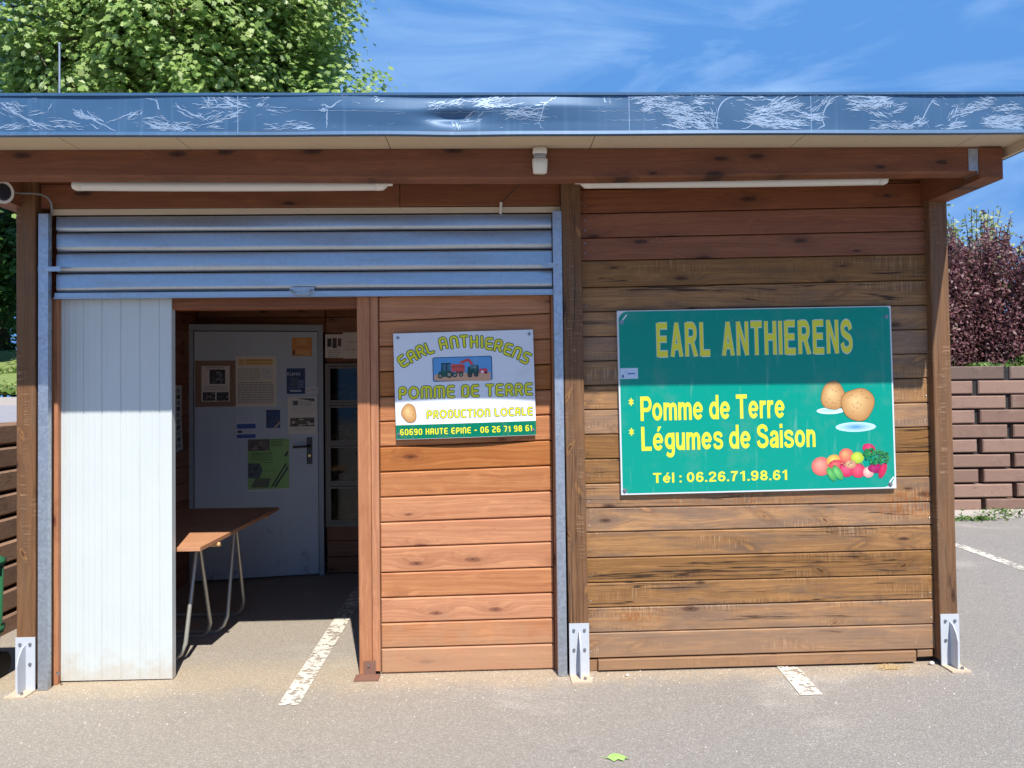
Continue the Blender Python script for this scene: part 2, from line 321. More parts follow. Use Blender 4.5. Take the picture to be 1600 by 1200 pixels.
def leafmat(name, cols, trans=.3, rough=.5):
    k = NB(name); r = k.attr('rnd').outputs['Fac']
    cr = k.n('ShaderNodeValToRGB'); els = cr.color_ramp.elements
    while len(els) < len(cols): els.new(.5)
    for i, c in enumerate(cols): els[i].position = i/(len(cols)-1); els[i].color = (*c, 1)
    k.l(r, cr.inputs[0]); k.fin(cr.outputs[0], rough, spec=.4)
    tl = k.n('ShaderNodeBsdfTranslucent'); k.l(cr.outputs[0], tl.inputs[0]); ms = k.n('ShaderNodeMixShader'); ms.inputs[0].default_value = trans
    k.l(k.b.outputs[0], ms.inputs[1]); k.l(tl.outputs[0], ms.inputs[2]); k.l(ms.outputs[0], k.out.inputs[0])
    return k.m
M['leaf'] = leafmat('maple_leaves', [lin((104, 136, 60)), lin((142, 170, 88)), lin((168, 190, 112)), lin((196, 208, 152))], .42, .42)
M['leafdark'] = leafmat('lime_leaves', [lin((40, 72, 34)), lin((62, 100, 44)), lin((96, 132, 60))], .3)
M['purple'] = leafmat('purple_leaves', [lin((72, 44, 48)), lin((106, 66, 70)), lin((140, 96, 98)), lin((112, 100, 72))], .3, .42)
M['paleleaf'] = leafmat('pale_green_leaves', [lin((98, 118, 66)), lin((142, 158, 104)), lin((186, 192, 146))], .3)
M['ivy'] = leafmat('low_green_leaves', [lin((44, 78, 30)), lin((78, 112, 44)), lin((118, 146, 70))], .25)
M['grassblade'] = leafmat('grass_blades', [lin((92, 122, 54)), lin((130, 154, 78)), lin((170, 172, 110))], .25)
M['bark'] = plain('grey_brown_bark', lin((104, 90, 76)), .9, 0, .3, 9, .8)
M['twig'] = plain('dark_twig', lin((70, 48, 42)), .9, 0, .2, 12)

# ------------------------------------------------------------------ mesh helpers
col = scn.collection
class MB:
    """collects shapes, then links them as one mesh object"""
    def __init__(s): s.v = []; s.f = []; s.mi = []; s.gc = []; s.bd = []; s.col = []; s.sm = []
    def add(s, vs, fs, mi=0, gc=None, bd=.5, colr=(1, 1, 1), smooth=False):
        o = len(s.v); s.v += [tuple(v) for v in vs]; s.gc += [tuple(g) for g in (gc or [(0, 0, 0)]*len(vs))]
        s.bd += [bd]*len(vs)
        s.col += list(colr) if isinstance(colr, list) else [tuple(colr)]*len(vs)
        for f in fs: s.f.append(tuple(i+o for i in f)); s.mi.append(mi); s.sm.append(smooth)
    def box(s, lo, hi, mi=0, axis=0, bd=None, bev=0.0, colr=(1, 1, 1)):
        c = [(x, y, z) for x in (lo[0], hi[0]) for y in (lo[1], hi[1]) for z in (lo[2], hi[2])]
        s.hexa([c[0], c[4], c[5], c[1], c[2], c[6], c[7], c[3]], mi, axis, bd, bev, colr)
    def hexa(s, c, mi=0, axis=0, bd=None, bev=0.0, colr=(1, 1, 1)):
        """8 corners: front quad (bl, br, tr, tl), back quad the same; bevel on the front face"""
        bd = random.random() if bd is None else bd; oa, ou = random.uniform(0, 60), random.uniform(0, 60)
        c = [Vector(q) for q in c]
        def g(q):
            o = c[0]; d = q-o
            if axis == 0: return (d.x+oa, d.z+ou, d.y)
            if axis == 1: return (d.y+oa, d.z+ou, d.x)
            return (d.z+oa, d.x+ou, d.y)
        if bev:
            fr = c[:4]; bl, br, tr, tl = fr; n = (br-bl).cross(tl-bl).normalized()
            ex = (br-bl).normalized()*bev; ez = (tl-bl).normalized()*bev
            inn = [bl+ex+ez, br-ex+ez, tr-ex-ez, tl+ex-ez]; rim = [q-n*bev for q in fr]
            vs = inn+rim+c[4:]
            fs = [(0, 1, 2, 3)]+[(4+i, 4+(i+1) % 4, (i+1) % 4, i) for i in range(4)]+[(8+i, 8+(i+1) % 4, 4+(i+1) % 4, 4+i) for i in range(4)]+[(9, 8, 11, 10)]
        else:
            vs = c; fs = [(0, 1, 2, 3), (5, 4, 7, 6), (4, 5, 1, 0), (3, 2, 6, 7), (4, 0, 3, 7), (1, 5, 6, 2)]
        s.add(vs, fs, mi, [g(q) for q in vs], bd, colr)
    def cyl(s, a, b, r, r2=None, n=12, mi=0, cap=True, colr=(1, 1, 1), smooth=True):
        a, b = Vector(a), Vector(b); r2 = r if r2 is None else r2
        q = (b-a).to_track_quat('Z', 'Y'); X, Y_ = q @ Vector((1, 0, 0)), q @ Vector((0, 1, 0))
        vs = [p+(X*math.cos(t)+Y_*math.sin(t))*rr for p, rr in ((a, r), (b, r2)) for t in [2*math.pi*i/n for i in range(n)]]
        gl = (b-a).length
        gc = [(0, .1*i/n, 0) for i in range(n)]+[(gl, .1*i/n, 0) for i in range(n)]
        s.add(vs, [(i, (i+1) % n, n+(i+1) % n, n+i) for i in range(n)], mi, gc, .5, colr, smooth)
        if cap: s.add(vs, [tuple(range(n))[::-1], tuple(range(n, 2*n))], mi, gc, .5, colr)
    def tube(s, pts, r, n=8, mi=0, colr=(1, 1, 1)):
        pts = [Vector(p) for p in pts]; rings = []; rr = r if isinstance(r, list) else [r]*len(pts)
        t = (pts[1]-pts[0]).normalized(); X = t.orthogonal().normalized()
        for i, p in enumerate(pts):
            t = (pts[min(i+1, len(pts)-1)]-pts[max(i-1, 0)]).normalized(); X = (X-t*X.dot(t)).normalized(); Y_ = t.cross(X)
            rings += [p+(X*math.cos(2*math.pi*k/n)+Y_*math.sin(2*math.pi*k/n))*rr[i] for k in range(n)]
        fs = [(i*n+k, i*n+(k+1) % n, (i+1)*n+(k+1) % n, (i+1)*n+k) for i in range(len(pts)-1) for k in range(n)]
        s.add(rings, fs, mi, None, .5, colr, True)
        m = len(pts)-1; s.add(rings, [tuple(range(n))[::-1], tuple(range(m*n, m*n+n))], mi, None, .5, colr)
    def poly2(s, pts, d, colr, mi=0):
        """flat printed polygon in a sign's own frame: (u, v) at depth d in front"""
        s.add([(u, -d, v) for u, v in pts], [tuple(range(len(pts)))], mi, None, .5, colr)
    def rect2(s, u0, v0, u1, v1, d, colr, mi=0): s.poly2([(u0, v0), (u1, v0), (u1, v1), (u0, v1)], d, colr, mi)
    def ell2(s, cu, cv, ru, rv, d, c_in, c_out=None, rot=0, n=20, off=(-.25, .3)):
        c_out = c_out or c_in; ca, sa = math.cos(rot), math.sin(rot)
        e = lambda x, y: (cu+x*ru*ca-y*rv*sa, -d, cv+x*ru*sa+y*rv*ca)
        vs = [e(*off)]+[e(math.cos(2*math.pi*i/n), math.sin(2*math.pi*i/n)) for i in range(n)]
        s.add(vs, [(0, 1+i, 1+(i+1) % n) for i in range(n)], 0, None, .5, [c_in]+[c_out]*n)
    def build(s, name, mats, parent=None, shape=None):
        vs = [shape(v) for v in s.v] if shape else s.v
        me = bpy.data.meshes.new(name); me.from_pydata(vs, [], s.f)
        for m in (mats if isinstance(mats, (list, tuple)) else [mats]): me.materials.append(m)
        me.polygons.foreach_set('material_index', s.mi); me.polygons.foreach_set('use_smooth', s.sm)
        me.attributes.new('gc', 'FLOAT_VECTOR', 'POINT').data.foreach_set('vector', [x for g in s.gc for x in g])
        me.attributes.new('bd', 'FLOAT', 'POINT').data.foreach_set('value', s.bd)
        me.attributes.new('Col', 'FLOAT_COLOR', 'POINT').data.foreach_set('color', [x for c in s.col for x in (*c, 1)])
        me.update()
        o = bpy.data.objects.new(name, me); col.objects.link(o)
        if parent: o.parent = parent
        return o
def tag(o, label=None, cat=None, group=None, kind=None):
    for k_, v_ in (('label', label), ('category', cat), ('group', group), ('kind', kind)):
        if v_: o[k_] = v_
    return o
def empty(name, loc, label, cat, group=None, M_=None):
    o = bpy.data.objects.new(name, None); col.objects.link(o); o.empty_display_size = .1
    if M_ is not None: o.matrix_world = M_
    else: o.location = loc
    return tag(o, label, cat, group)
def struct(name, mb, m): return tag(mb.build(name, m), kind='structure')

# text set in Blender's own font, as flat faces
_tc = {}
def glyphs(txt, offset):
    if (txt, offset) in _tc: return _tc[(txt, offset)]
    cu = bpy.data.curves.new('t', 'FONT'); cu.body = txt; cu.offset = offset; cu.resolution_u = 4
    ob = bpy.data.objects.new('t', cu); col.objects.link(ob); dg = bpy.context.evaluated_depsgraph_get()
    me = ob.evaluated_get(dg).to_mesh(); V = [tuple(v.co) for v in me.vertices]; Fc = [tuple(p.vertices) for p in me.polygons]
    ob.evaluated_get(dg).to_mesh_clear(); bpy.data.objects.remove(ob); bpy.data.curves.remove(cu)
    _tc[(txt, offset)] = (V, Fc); return V, Fc
CAP = None
def text2(mb, txt, u0, u1, v0, cap, d, colr, bold=.02, outline=None, slant=0.0):
    """fit txt between u0 and u1, baseline v0, capital height cap"""
    global CAP
    if CAP is None: CAP = max(v[1] for v in glyphs('E', 0)[0])
    V, Fc = glyphs(txt, bold); x0, x1 = min(v[0] for v in V), max(v[0] for v in V)
    sx = (u1-u0)/(x1-x0); sy = cap/(CAP+2*bold)
    for (VV, FF), dd, cc in ([(glyphs(txt, outline[0]), d-.0002, outline[1])] if outline else [])+[((V, Fc), d, colr)]:
        mb.add([(u0+(v[0]-x0)*sx, -dd, v0+(v[1]+bold)*sy+slant*(v[0]-x0)*sx) for v in VV], FF, 0, None, .5, cc)

# rounded stroke lettering
def rnd(pts, r, closed=False, n=5):
    out = []; m = len(pts)
    for i, p in enumerate(pts):
        if not closed and i in (0, m-1): out.append(Vector(p)); continue
        p = Vector(p); a = Vector(pts[i-1]); b = Vector(pts[(i+1) % m])
        da, db = a-p, b-p; rr = min(r, da.length*.5, db.length*.5)
        s, e = p+da.normalized()*rr, p+db.normalized()*rr
        for j in range(n+1):
            t = j/n; out.append(s*(1-t)**2+p*2*t*(1-t)+e*t*t)
    if closed: out.append(out[0].copy())
    return out
W_ = .58
GL = {'E': ([[(W_, 1), (0, 1), (0, 0), (W_, 0)], [(0, .5), (W_*.9, .5)]], W_), 'A': ([[(0, 0), (0, 1), (W_, 1), (W_, 0)], [(0, .42), (W_, .42)]], W_),
      'R': ([[(0, 0), (0, 1), (W_, 1), (W_, .45), (.12, .45)], [(.3, .45), (W_, 0)]], W_), 'L': ([[(0, 1), (0, 0), (W_*.85, 0)]], W_*.85),
      'N': ([[(0, 0), (0, 1), (W_, 1), (W_, 0)]], W_), 'T': ([[(0, 1), (W_, 1)], [(W_/2, 1), (W_/2, 0)]], W_), 'H': ([[(0, 0), (0, 1)], [(W_, 0), (W_, 1)], [(0, .5), (W_, .5)]], W_),
      'I': ([[(0, 0), (0, 1)]], 0.0), 'S': ([[(W_, 1), (0, 1), (0, .5), (W_, .5), (W_, 0), (0, 0)]], W_), 'P': ([[(0, 0), (0, 1), (W_, 1), (W_, .42), (.12, .42)]], W_),
      'M': ([[(0, 0), (0, 1), (.9, 1), (.9, 0)], [(.45, 1), (.45, 0)]], .9), 'D': ([[(0, 0), (0, 1), (W_, 1), (W_, 0), (.0, 0)]], W_),
      'U': ([[(0, 1), (0, 0), (W_, 0), (W_, 1)]], W_), 'C': ([[(W_, 1), (0, 1), (0, 0), (W_, 0)]], W_), '-': ([[(0, .45), (.35, .45)]], .35),
      '1': ([[(0, .8), (.2, 1), (.2, 0)]], .2), '2': ([[(0, 1), (W_, 1), (W_, .55), (0, .4), (0, 0), (W_, 0)]], W_), '6': ([[(W_*.9, 1), (0, 1), (0, 0), (W_, 0), (W_, .55), (0.02, .55)]], W_),
      '7': ([[(0, 1), (W_, 1), (.2, 0)]], W_), '9': ([[(W_*.1, 0), (W_, 0), (W_, 1), (0, 1), (0, .45), (W_-.02, .45)]], W_), '0': ('c', W_), 'O': ('o', .85), '8': ('8', W_)}
def strokes(ch):
    g, wd = GL[ch]
    if g == 'c': return [rnd([(0, 0), (wd, 0), (wd, 1), (0, 1)], .29, True)], wd
    if g == 'o': return [[Vector((wd/2+wd/2*math.cos(t), .5+.5*math.sin(t))) for t in [2*math.pi*i/22 for i in range(23)]]], wd
    if g == '8': return [rnd([(0, 0), (wd, 0), (wd, .5), (0, .5)], .24, True), rnd([(.03, .5), (wd-.03, .5), (wd-.03, 1), (.03, 1)], .24, True)], wd
    return [rnd(q, .27) for q in g], wd
def ribbon(mb, pts, w, d, colr, cap=True):
    h = w/2; m = len(pts); clo = (pts[0]-pts[-1]).length < 1e-6; Ls, Rs = [], []
    for i in range(m):
        a = pts[i-1] if i else (pts[-2] if clo else pts[0]); b = pts[i+1] if i < m-1 else (pts[1] if clo else pts[-1])
        t = (b-a).normalized(); n = Vector((-t.y, t.x)); Ls.append(pts[i]+n*h); Rs.append(pts[i]-n*h)
    vs = [(q.x, -d, q.y) for q in Ls]+[(q.x, -d, q.y) for q in Rs]
    mb.add(vs, [(m+i, m+i+1, i+1, i) for i in range(m-1)], 0, None, .5, colr)
    if cap and not clo:
        for q, t in ((pts[0], pts[0]-pts[1]), (pts[-1], pts[-1]-pts[-2])):
            t = t.normalized(); a0 = math.atan2(t.y, t.x)
            cv = [(q.x+h*math.cos(a0-math.pi/2+math.pi*j/7), -d, q.y+h*math.sin(a0-math.pi/2+math.pi*j/7)) for j in range(8)]
            mb.add(cv, [tuple(range(8))], 0, None, .5, colr)
def glyph2(mb, ch, xf, h, w, d, colr, oc=None, ow=0.0):
    ss, _ = strokes(ch)
    for pas, (ww, cc, d0) in enumerate([(w+ow, oc, d-.0005), (w, colr, d)] if oc else [(w, colr, d)]):
        for j, s in enumerate(ss): ribbon(mb, [Vector(xf(p.x, p.y)) for p in s], ww*h, d0+j*.00012, cc)
def stroke_text(mb, txt, u0, u1, v0, h, w, d, colr, oc=None, ow=0.0, gap=.42, space=.5, slant=0.0):
    adv = []; x = 0
    for ch in txt:
        if ch == ' ': x += space; continue
        adv.append((ch, x)); x += GL[ch][1]+gap
    tot = x-gap; sx = (u1-u0)/tot
    for ch, ax in adv:
        glyph2(mb, ch, lambda p, q, ax=ax: (u0+(ax+p)*sx, v0+q*h+slant*((ax+p)*sx)), h, w, d, colr, oc, ow)

# leaves as small folded faces
def leaves(name, m, pts, nrm, size, parent=None, shape='leaf', rnd_=None):
    n = len(pts); pts = np.asarray(pts); nrm = np.asarray(nrm); nrm = nrm/(np.linalg.norm(nrm, axis=1, keepdims=True)+1e-9)
    t = RNG.normal(size=(n, 3)); t -= nrm*np.sum(t*nrm, 1, keepdims=True); t /= np.linalg.norm(t, axis=1, keepdims=True)+1e-9
    b = np.cross(nrm, t); s = size*(RNG.uniform(.65, 1.3, n))[:, None]
    if shape == 'maple': base = [(0, -.5, 0), (.25, -.32, .03), (.55, -.1, -.1), (.3, .08, 0), (.42, .38, -.1), (.12, .3, .02), (0, .62, -.12), (-.12, .3, .02), (-.42, .38, -.1), (-.3, .08, 0), (-.55, -.1, -.1), (-.25, -.32, .03)]
    elif shape == 'blade': base = [(-.05, 0, 0), (.05, 0, 0), (.035, .55, .05), (0, 1, .18), (-.035, .55, .05)]
    else: base = [(0, -.5, 0), (.24, -.1, .06), (.2, .2, .05), (0, .55, -.05), (-.2, .2, .05), (-.24, -.1, .06)]
    K = len(base); V = np.empty((n, K, 3))
    for i, (x, y, z) in enumerate(base): V[:, i] = pts+s*(t*y+b*x+nrm*z)
    me = bpy.data.meshes.new(name); me.vertices.add(n*K); me.vertices.foreach_set('co', V.ravel())
    me.loops.add(n*K); me.loops.foreach_set('vertex_index', np.arange(n*K)); me.polygons.add(n)
    me.polygons.foreach_set('loop_start', np.arange(0, n*K, K)); me.polygons.foreach_set('loop_total', np.full(n, K))
    r = RNG.uniform(0, 1, n) if rnd_ is None else np.clip(rnd_, 0, 1)
    me.attributes.new('rnd', 'FLOAT', 'POINT').data.foreach_set('value', np.repeat(r, K))
    me.materials.append(m); me.update(calc_edges=True)
    o = bpy.data.objects.new(name, me); col.objects.link(o)
    if parent: o.parent = parent
    return o

# ------------------------------------------------------------------ ground, road paint, terraces
g = MB(); X0, X1, YA, YB = -40, 40, -30, 60
g.add([(X0, YA, gz(X0)), (X1, YA, gz(X1)), (X1, YB, gz(X1)), (X0, YB, gz(X0))], [(0, 1, 2, 3)]); struct('ground', g, M['asphalt'])
def strip(name, pts, m, dz=.004):
    s = MB(); s.add([(x, y, gz(x)+dz) for x, y in pts], [(0, 1, 2, 3)]); return struct(name, s, m)
a, b, c, d = G(438, 1103), G(471, 1103), G(560, 950), G(522, 955)
strip('parking_line', [(-1.09, -.29), (-.985, -.29), (-1.0, 2.1), (-1.11, 2.1)], M['paint'])
strip('parking_line', [(1.53, -.34), (1.645, -.34), (1.68, .15), (1.565, .15)], M['paint'])
strip('parking_line', [(4.27, .2), (4.38, .2), (4.45, 3.05), (4.34, 3.05)], M['paint'])

# left terrace held by the left block wall, road and grass bank on it
LW = [(-9, .1), (-3.24, .3), (-3.17, 4.9)]
t = MB(); t.add([(-40, -4, 1.36), (-9, .3, 1.36), (-3.46, .5, 1.36), (-3.4, 4.95, 1.36), (-3.4, 7.0, 1.42), (-40, 7.0, 1.42)], [(0, 1, 2, 3, 4, 5)]); struct('road', t, M['path'])
t = MB(); t.add([(-40, 7.0, 1.42), (-4.6, 7.0, 1.42), (-4.6, 7.14, 1.42), (-40, 7.14, 1.42), (-40, 7.0, 1.53), (-4.6, 7.0, 1.53), (-4.6, 7.14, 1.53), (-40, 7.14, 1.53)], [(0, 1, 5, 4), (4, 5, 6, 7), (3, 2, 6, 7)]); struct('kerb', t, M['kerb'])
t = MB(); xs = np.linspace(-40, 40, 41); ys = [7.14, 9, 11.5, 15, 22, 60]; zs = [1.5, 1.66, 2.1, 2.6, 3.0, 4.0]
t.add([(x, y, z+.12*math.sin(x*.7+y)) for y, z in zip(ys, zs) for x in xs], [(j*41+i, j*41+i+1, (j+1)*41+i+1, (j+1)*41+i) for j in range(5) for i in range(40)], smooth=True); M['turf'] = plain('short_turf', lin((118, 134, 70)), .95, 0, .25, 6, .5); struct('terrain', t, M['turf'])
t = MB(); t.add([(-5.0, 5.0, 1.66), (40, 5.0, 1.66), (40, 7.2, 1.66), (-5.3, 7.2, 1.66)], [(0, 1, 2, 3)]); struct('soil', t, M['soil'])
n = 26000; gx = RNG.uniform(-12, -7, n); gy = RNG.uniform(7.2, 14.5, n); gzv = np.interp(gy, ys, zs)+.12*np.sin(gx*.7+gy)
pts = np.stack([gx, gy, gzv], 1); nn = np.stack([RNG.normal(0, .6, n), -np.ones(n), RNG.normal(.2, .3, n)], 1)
bl = MB()
o = leaves('grass', M['grassblade'], pts, RNG.normal(size=(n, 3))*[1, 1, .5]+[0, 0, .9], .16); tag(o, kind='stuff', label='sunlit grass on the bank beyond the road', cat='grass')

def block_wall(name, pts, z0, rows, rh, bl_len, gap, label, cap_rows, mats, batter=.012, thick=.3):
    mb = MB()
    for i in range(len(pts)-1):
        a, b = Vector((*pts[i], 0)), Vector((*pts[i+1], 0)); dv = (b-a); Ln = dv.length; dv.normalize(); nv = Vector((dv.y, -dv.x, 0))
        core = [a-nv*.16, b-nv*.16]
        c = []
        for q in (a-nv*.13, b-nv*.13): c.append(q)
        q0, q1 = a-nv*.13, b-nv*.13; q2, q3 = b-nv*(thick+.1), a-nv*(thick+.1)
        zt = z0+rows*rh-.03
        mb.hexa([(q0.x, q0.y, z0-.2), (q1.x, q1.y, z0-.2), (q1.x, q1.y, zt), (q0.x, q0.y, zt), (q3.x, q3.y, z0-.2), (q2.x, q2.y, z0-.2), (q2.x, q2.y, zt), (q3.x, q3.y, zt)], 2)
        for r_ in range(rows):
            off = -(bl_len+gap)*(.5 if r_ % 2 else 0)-.13; s = off
            while s < Ln:
                s0, s1 = max(s, 0)+random.uniform(0, .012), min(s+bl_len, Ln)-random.uniform(0, .012); s += bl_len+gap
                if s1-s0 < .06: continue
                p = batter*r_+random.uniform(-.006, .006); z_0 = z0+r_*rh+random.uniform(0, .004); z_1 = z0+(r_+1)*rh-.018+random.uniform(-.004, .004)
                A, B = a+dv*s0-nv*p, a+dv*s1-nv*p; C_, D_ = B-nv*.2, A-nv*.2; j = random.uniform(-.004, .004)
                mb.hexa([(A.x, A.y, z_0), (B.x, B.y, z_0+j), (B.x, B.y, z_1+j), (A.x, A.y, z_1), (D_.x, D_.y, z_0), (C_.x, C_.y, z_0+j), (C_.x, C_.y, z_1+j), (D_.x, D_.y, z_1)], 1 if r_ >= rows-cap_rows else 0, bev=.012)
    o = mb.build(name, mats); tag(o, label, 'retaining wall'); return o
block_wall('retaining_wall', [(-4.9, 4.72), (20, 4.72)], .05, 10, .1745, .72, .055, 'staggered reddish concrete block retaining wall below the purple hedge', 1, [M['block'], M['capblock'], M['dark']])
block_wall('retaining_wall', LW, -.02, 9, .158, 1.1, .04, 'brown concrete block retaining wall beside the left post', 1, [M['brownblock'], M['brownblock'], M['dark']])
t = MB(); t.box((-4.6, 4.32, 0), (30, 4.71, .085), 0); struct('kerb', t, M['kerb'])

# ------------------------------------------------------------------ the timber stall
ROOT = empty('farm_stall', (0, 0, 0), 'brown timber stall with blue edged flat roof and half raised shutter', 'building')
SOF = 2.765
POSTS = [(-2.556, -2.455), (.397, .503), (2.447, 2.548)]
for i, (xa, xb) in enumerate(POSTS):
    p = MB(); lean = .007 if i == 1 else .004
    p.hexa([(xa+lean, 0, gz(xa)+.03), (xb+lean, 0, gz(xa)+.03), (xb-lean, 0, SOF-.01), (xa-lean, 0, SOF-.01), (xa+lean, .1, gz(xa)+.03), (xb+lean, .1, gz(xa)+.03), (xb-lean, .1, SOF-.01), (xa-lean, .1, SOF-.01)], 0, 2, .35+.1*i, .004)
    po = p.build('post', M['post'], ROOT)
    # steel foot: plate screwed to the post, fin, sole plate
    b = MB(); z0 = gz(xa); xm = (xa+xb)/2+lean; h = .285
    b.box((xa+lean-.001, -.008, z0+.008), (xb+lean+.001, -.001, z0+h), 0)
    fin = [(-.009, z0+.0), (-.075, z0+.0), (-.08, z0+.16), (-.066, z0+.2), (-.038, z0+.235), (-.009, z0+.247)]
    vs = [(xm+sx, y, z) for sx in (-.003, .003) for y, z in fin]; nf = len(fin)
    b.add(vs, [tuple(range(nf)), tuple(range(nf, 2*nf))[::-1]]+[(k_, (k_+1) % nf, nf+(k_+1) % nf, nf+k_) for k_ in range(nf)])
    b.box((xa+lean, -.105, z0+.001), (xb+lean+.004, -.004, z0+.009), 1)
    for bx in (xa+lean+.024, xb+lean-.024):
        for bz in (z0+.25, z0+.145):
            if i == 0 and bz < z0+.2 and bx < xm: continue
            if i == 2 and bz < z0+.2 and bx > xm: continue
            b.cyl((bx, -.004, bz), (bx, -.015, bz), .0095, .0075, 8, 2)
    b.cyl((xm+.022, -.075, z0+.008), (xm+.022, -.075, z0+.022), .008, None, 8, 2)
    b.build('post_bracket', [M['white_steel'], M['rust'], M['screw']], po)

# front beam on two side joists under the roof edge
b = MB(); nseg = 24; xs = [-2.62+(2.425+2.62)*i/nseg for i in range(nseg+1)]
sag = lambda x: 2.650-.022*math.exp(-((x-.15)/1.3)**2)
vs = []; gcs = []
for x in xs:
    for y, z in ((-.455, sag(x)-.010), (-.46, sag(x)-.004), (-.46, SOF-.002), (-.36, SOF-.002), (-.36, sag(x)-.012), (-.45, sag(x)-.013)):
        vs.append((x, y, z)); gcs.append((x, z, y))
fs = [(i*6+k_, (i+1)*6+k_, (i+1)*6+(k_+1) % 6, i*6+(k_+1) % 6) for i in range(nseg) for k_ in range(6)]+[tuple(range(6)), tuple(range(nseg*6, nseg*6+6))[::-1]]
b.add(vs, fs, 0, gcs, .5); bm_ = b.build('front_beam', M['beam'], ROOT)
b = MB(); b.box((2.375, -.4635, 2.645), (2.42, -.461, 2.755)); b.box((2.42, -.4635, 2.63), (2.4235, -.36, 2.76)); b.build('hanger_bracket', M['galv'], bm_)
for xa, xb in ((-2.64, -2.53), (2.425, 2.545)):
    b = MB(); b.hexa([(xa, -.475, 2.602), (xb, -.475, 2.602), (xb, -.475, SOF-.003), (xa, -.475, SOF-.003), (xa, 2.55, 2.59), (xb, 2.55, 2.59), (xb, 2.55, SOF-.003), (xa, 2.55, SOF-.003)], 0, 1, .4, .008)
    if xa < 0: b.v = [(x, (y if y < 0 else y), z) for x, y, z in b.v]
    b.build('side_joist', M['beam'], ROOT)
# wall plate and the boards over the shutter
b = MB(); b.box((-2.455, .04, 2.60), (.02-.52, .075, 2.735), 0, 0, .5, .004); b.box((-.498, .04, 2.602), (.39, .075, 2.733), 0, 0, .35, .004)
b.box((-2.455, .0, 2.737), (2.44, .09, SOF-.004), 0, 0, .25, .003)
b.build('header_board', M['beam'], ROOT)
b = MB(); b.box((-2.4, .045, 2.566), (.39, .06, 2.597)); b.build('shutter_trim', M['soffit'], ROOT)

# roof, soffit, coated edge
RX0, RX1, RY0, RY1 = -2.70, 2.60, -.76, 2.9
r_ = MB(); r_.box((RX0+.01, RY0+.1, SOF+.022), (RX1-.01, RY1-.01, 2.908)); roof = r_.build('roof', M['roofing'], ROOT)
s = MB(); sx = [RX0+.012]+[P(x_, 220, -.6).x for x_ in (-180, 100, 280, 604, 928, 1252, 1520)]+[RX1-.012]
for i in range(len(sx)-1):
    s.box((sx[i]+.002, RY0+.013, SOF), (sx[i+1]-.002, .2 if 0 < i < 7 else RY1-.02, SOF+.02), bd=.5)
s.box((sx[1]+.003, .204, SOF+.002), (sx[7]-.003, RY1-.02, SOF+.02))
s.build('soffit', M['soffit'], roof)
for xx in (RX0+.0085, RX1-.0275): b = MB(); b.box((xx, RY0+.014, 2.718), (xx+.019, RY1-.03, SOF-.001)); b.build('verge_board', M['soffit'], roof)

FZ0, FZ1 = 2.733, 2.922
def sd(v, lo, hi):
    t_ = min(max((v-lo)/(hi-lo), 0), 1); return t_*t_*(3-2*t_)
def dent(x, z):
    """how far the knocked-in sheet stands back from its plane"""
    t_ = (z-FZ0)/(FZ1-FZ0); v = 0
    reach = sd(x, -1.1, -.3)*(1-sd(x, .25, .75))
    crease = .62+.05*math.sin(x*5)
    v -= .011*reach*max(0, 1-abs(t_-crease)/(.36 if t_ < crease else .3))
    v += .028*math.exp(-((x+.165)/.11)**2-((t_-.42)/.14)**2)
    v += .0022*math.sin(x*3.1+1)+.0014*math.sin(x*8.3+t_*4)
    return v
f = MB(); nx, nz = 380, 18; lip = .017
fxs = np.linspace(RX0, RX1, nx+1); fzs = np.linspace(FZ0+lip, FZ1-.012, nz+1)
f.add([(x, RY0+dent(x, z), z) for z in fzs for x in fxs], [(j*(nx+1)+i, j*(nx+1)+i+1, (j+1)*(nx+1)+i+1, (j+1)*(nx+1)+i) for j in range(nz) for i in range(nx)], smooth=True)
wob = lambda x: .004*math.exp(-((x+.15)/.2)**2)+.0012*math.sin(x*4)
f.add([(x, y, z-wob(x)) for y, z in ((RY0-.009, FZ0), (RY0-.0015, FZ0+lip)) for x in fxs], [(i, i+1, nx+2+i, nx+1+i) for i in range(nx)], 0)
f.add([(x, y, z-wob(x)) for y, z in ((RY0+.02, FZ0-.001), (RY0-.009, FZ0-.001)) for x in fxs], [(i, i+1, nx+2+i, nx+1+i) for i in range(nx)], 0)
f.box((RX0, RY0-.006, FZ1-.012), (RX1, RY0+.1, FZ1), 0)
for sgn, xx in ((-1, RX0), (1, RX1)): f.box((min(xx, xx-sgn*.008), RY0+.01, 2.716), (max(xx, xx-sgn*.008), RY1, FZ1-.001), 0)
# joints between sheets
for jx in (-1.12, .63, 1.46): f.box((jx, RY0+dent(jx, 2.8)-.0022, FZ0+.004), (jx+.0025, RY0+.02, FZ1-.013), 1)
# scratches: clusters of thin bare strokes, in photo pixels along the sheet
def stroke(mb, pts, w):
    q = [P(px, py, RY0) for px, py in pts]; m = len(q)
    vs = []
    for i, p in enumerate(q):
        t_ = (q[min(i+1, m-1)]-q[max(i-1, 0)]).normalized(); n_ = Vector((-t_.z, 0, t_.x)); ww = w*math.sin(math.pi*(i+.35)/(m-.3))**.6*random.uniform(.6, 1.2)
        for sg in (1, -1):
            x = p.x+n_.x*ww*sg; z = min(max(p.z+n_.z*ww*sg, FZ0+lip+.001), FZ1-.014); vs.append((x, RY0+dent(x, z)-.0009-random.random()*.0004, z))
    mb.add(vs, [(2*i, 2*i+1, 2*i+3, 2*i+2) for i in range(m-1)], 1)
def line(a, b, w, k_=9, jit=1.2, bow=0.0):
    pts = []
    for i in range(k_):
        t_ = i/(k_-1); pts.append((a[0]+(b[0]-a[0])*t_+random.gauss(0, jit*.5), a[1]+(b[1]-a[1])*t_+random.gauss(0, jit)+bow*math.sin(math.pi*t_)))
    stroke(f, pts, w)
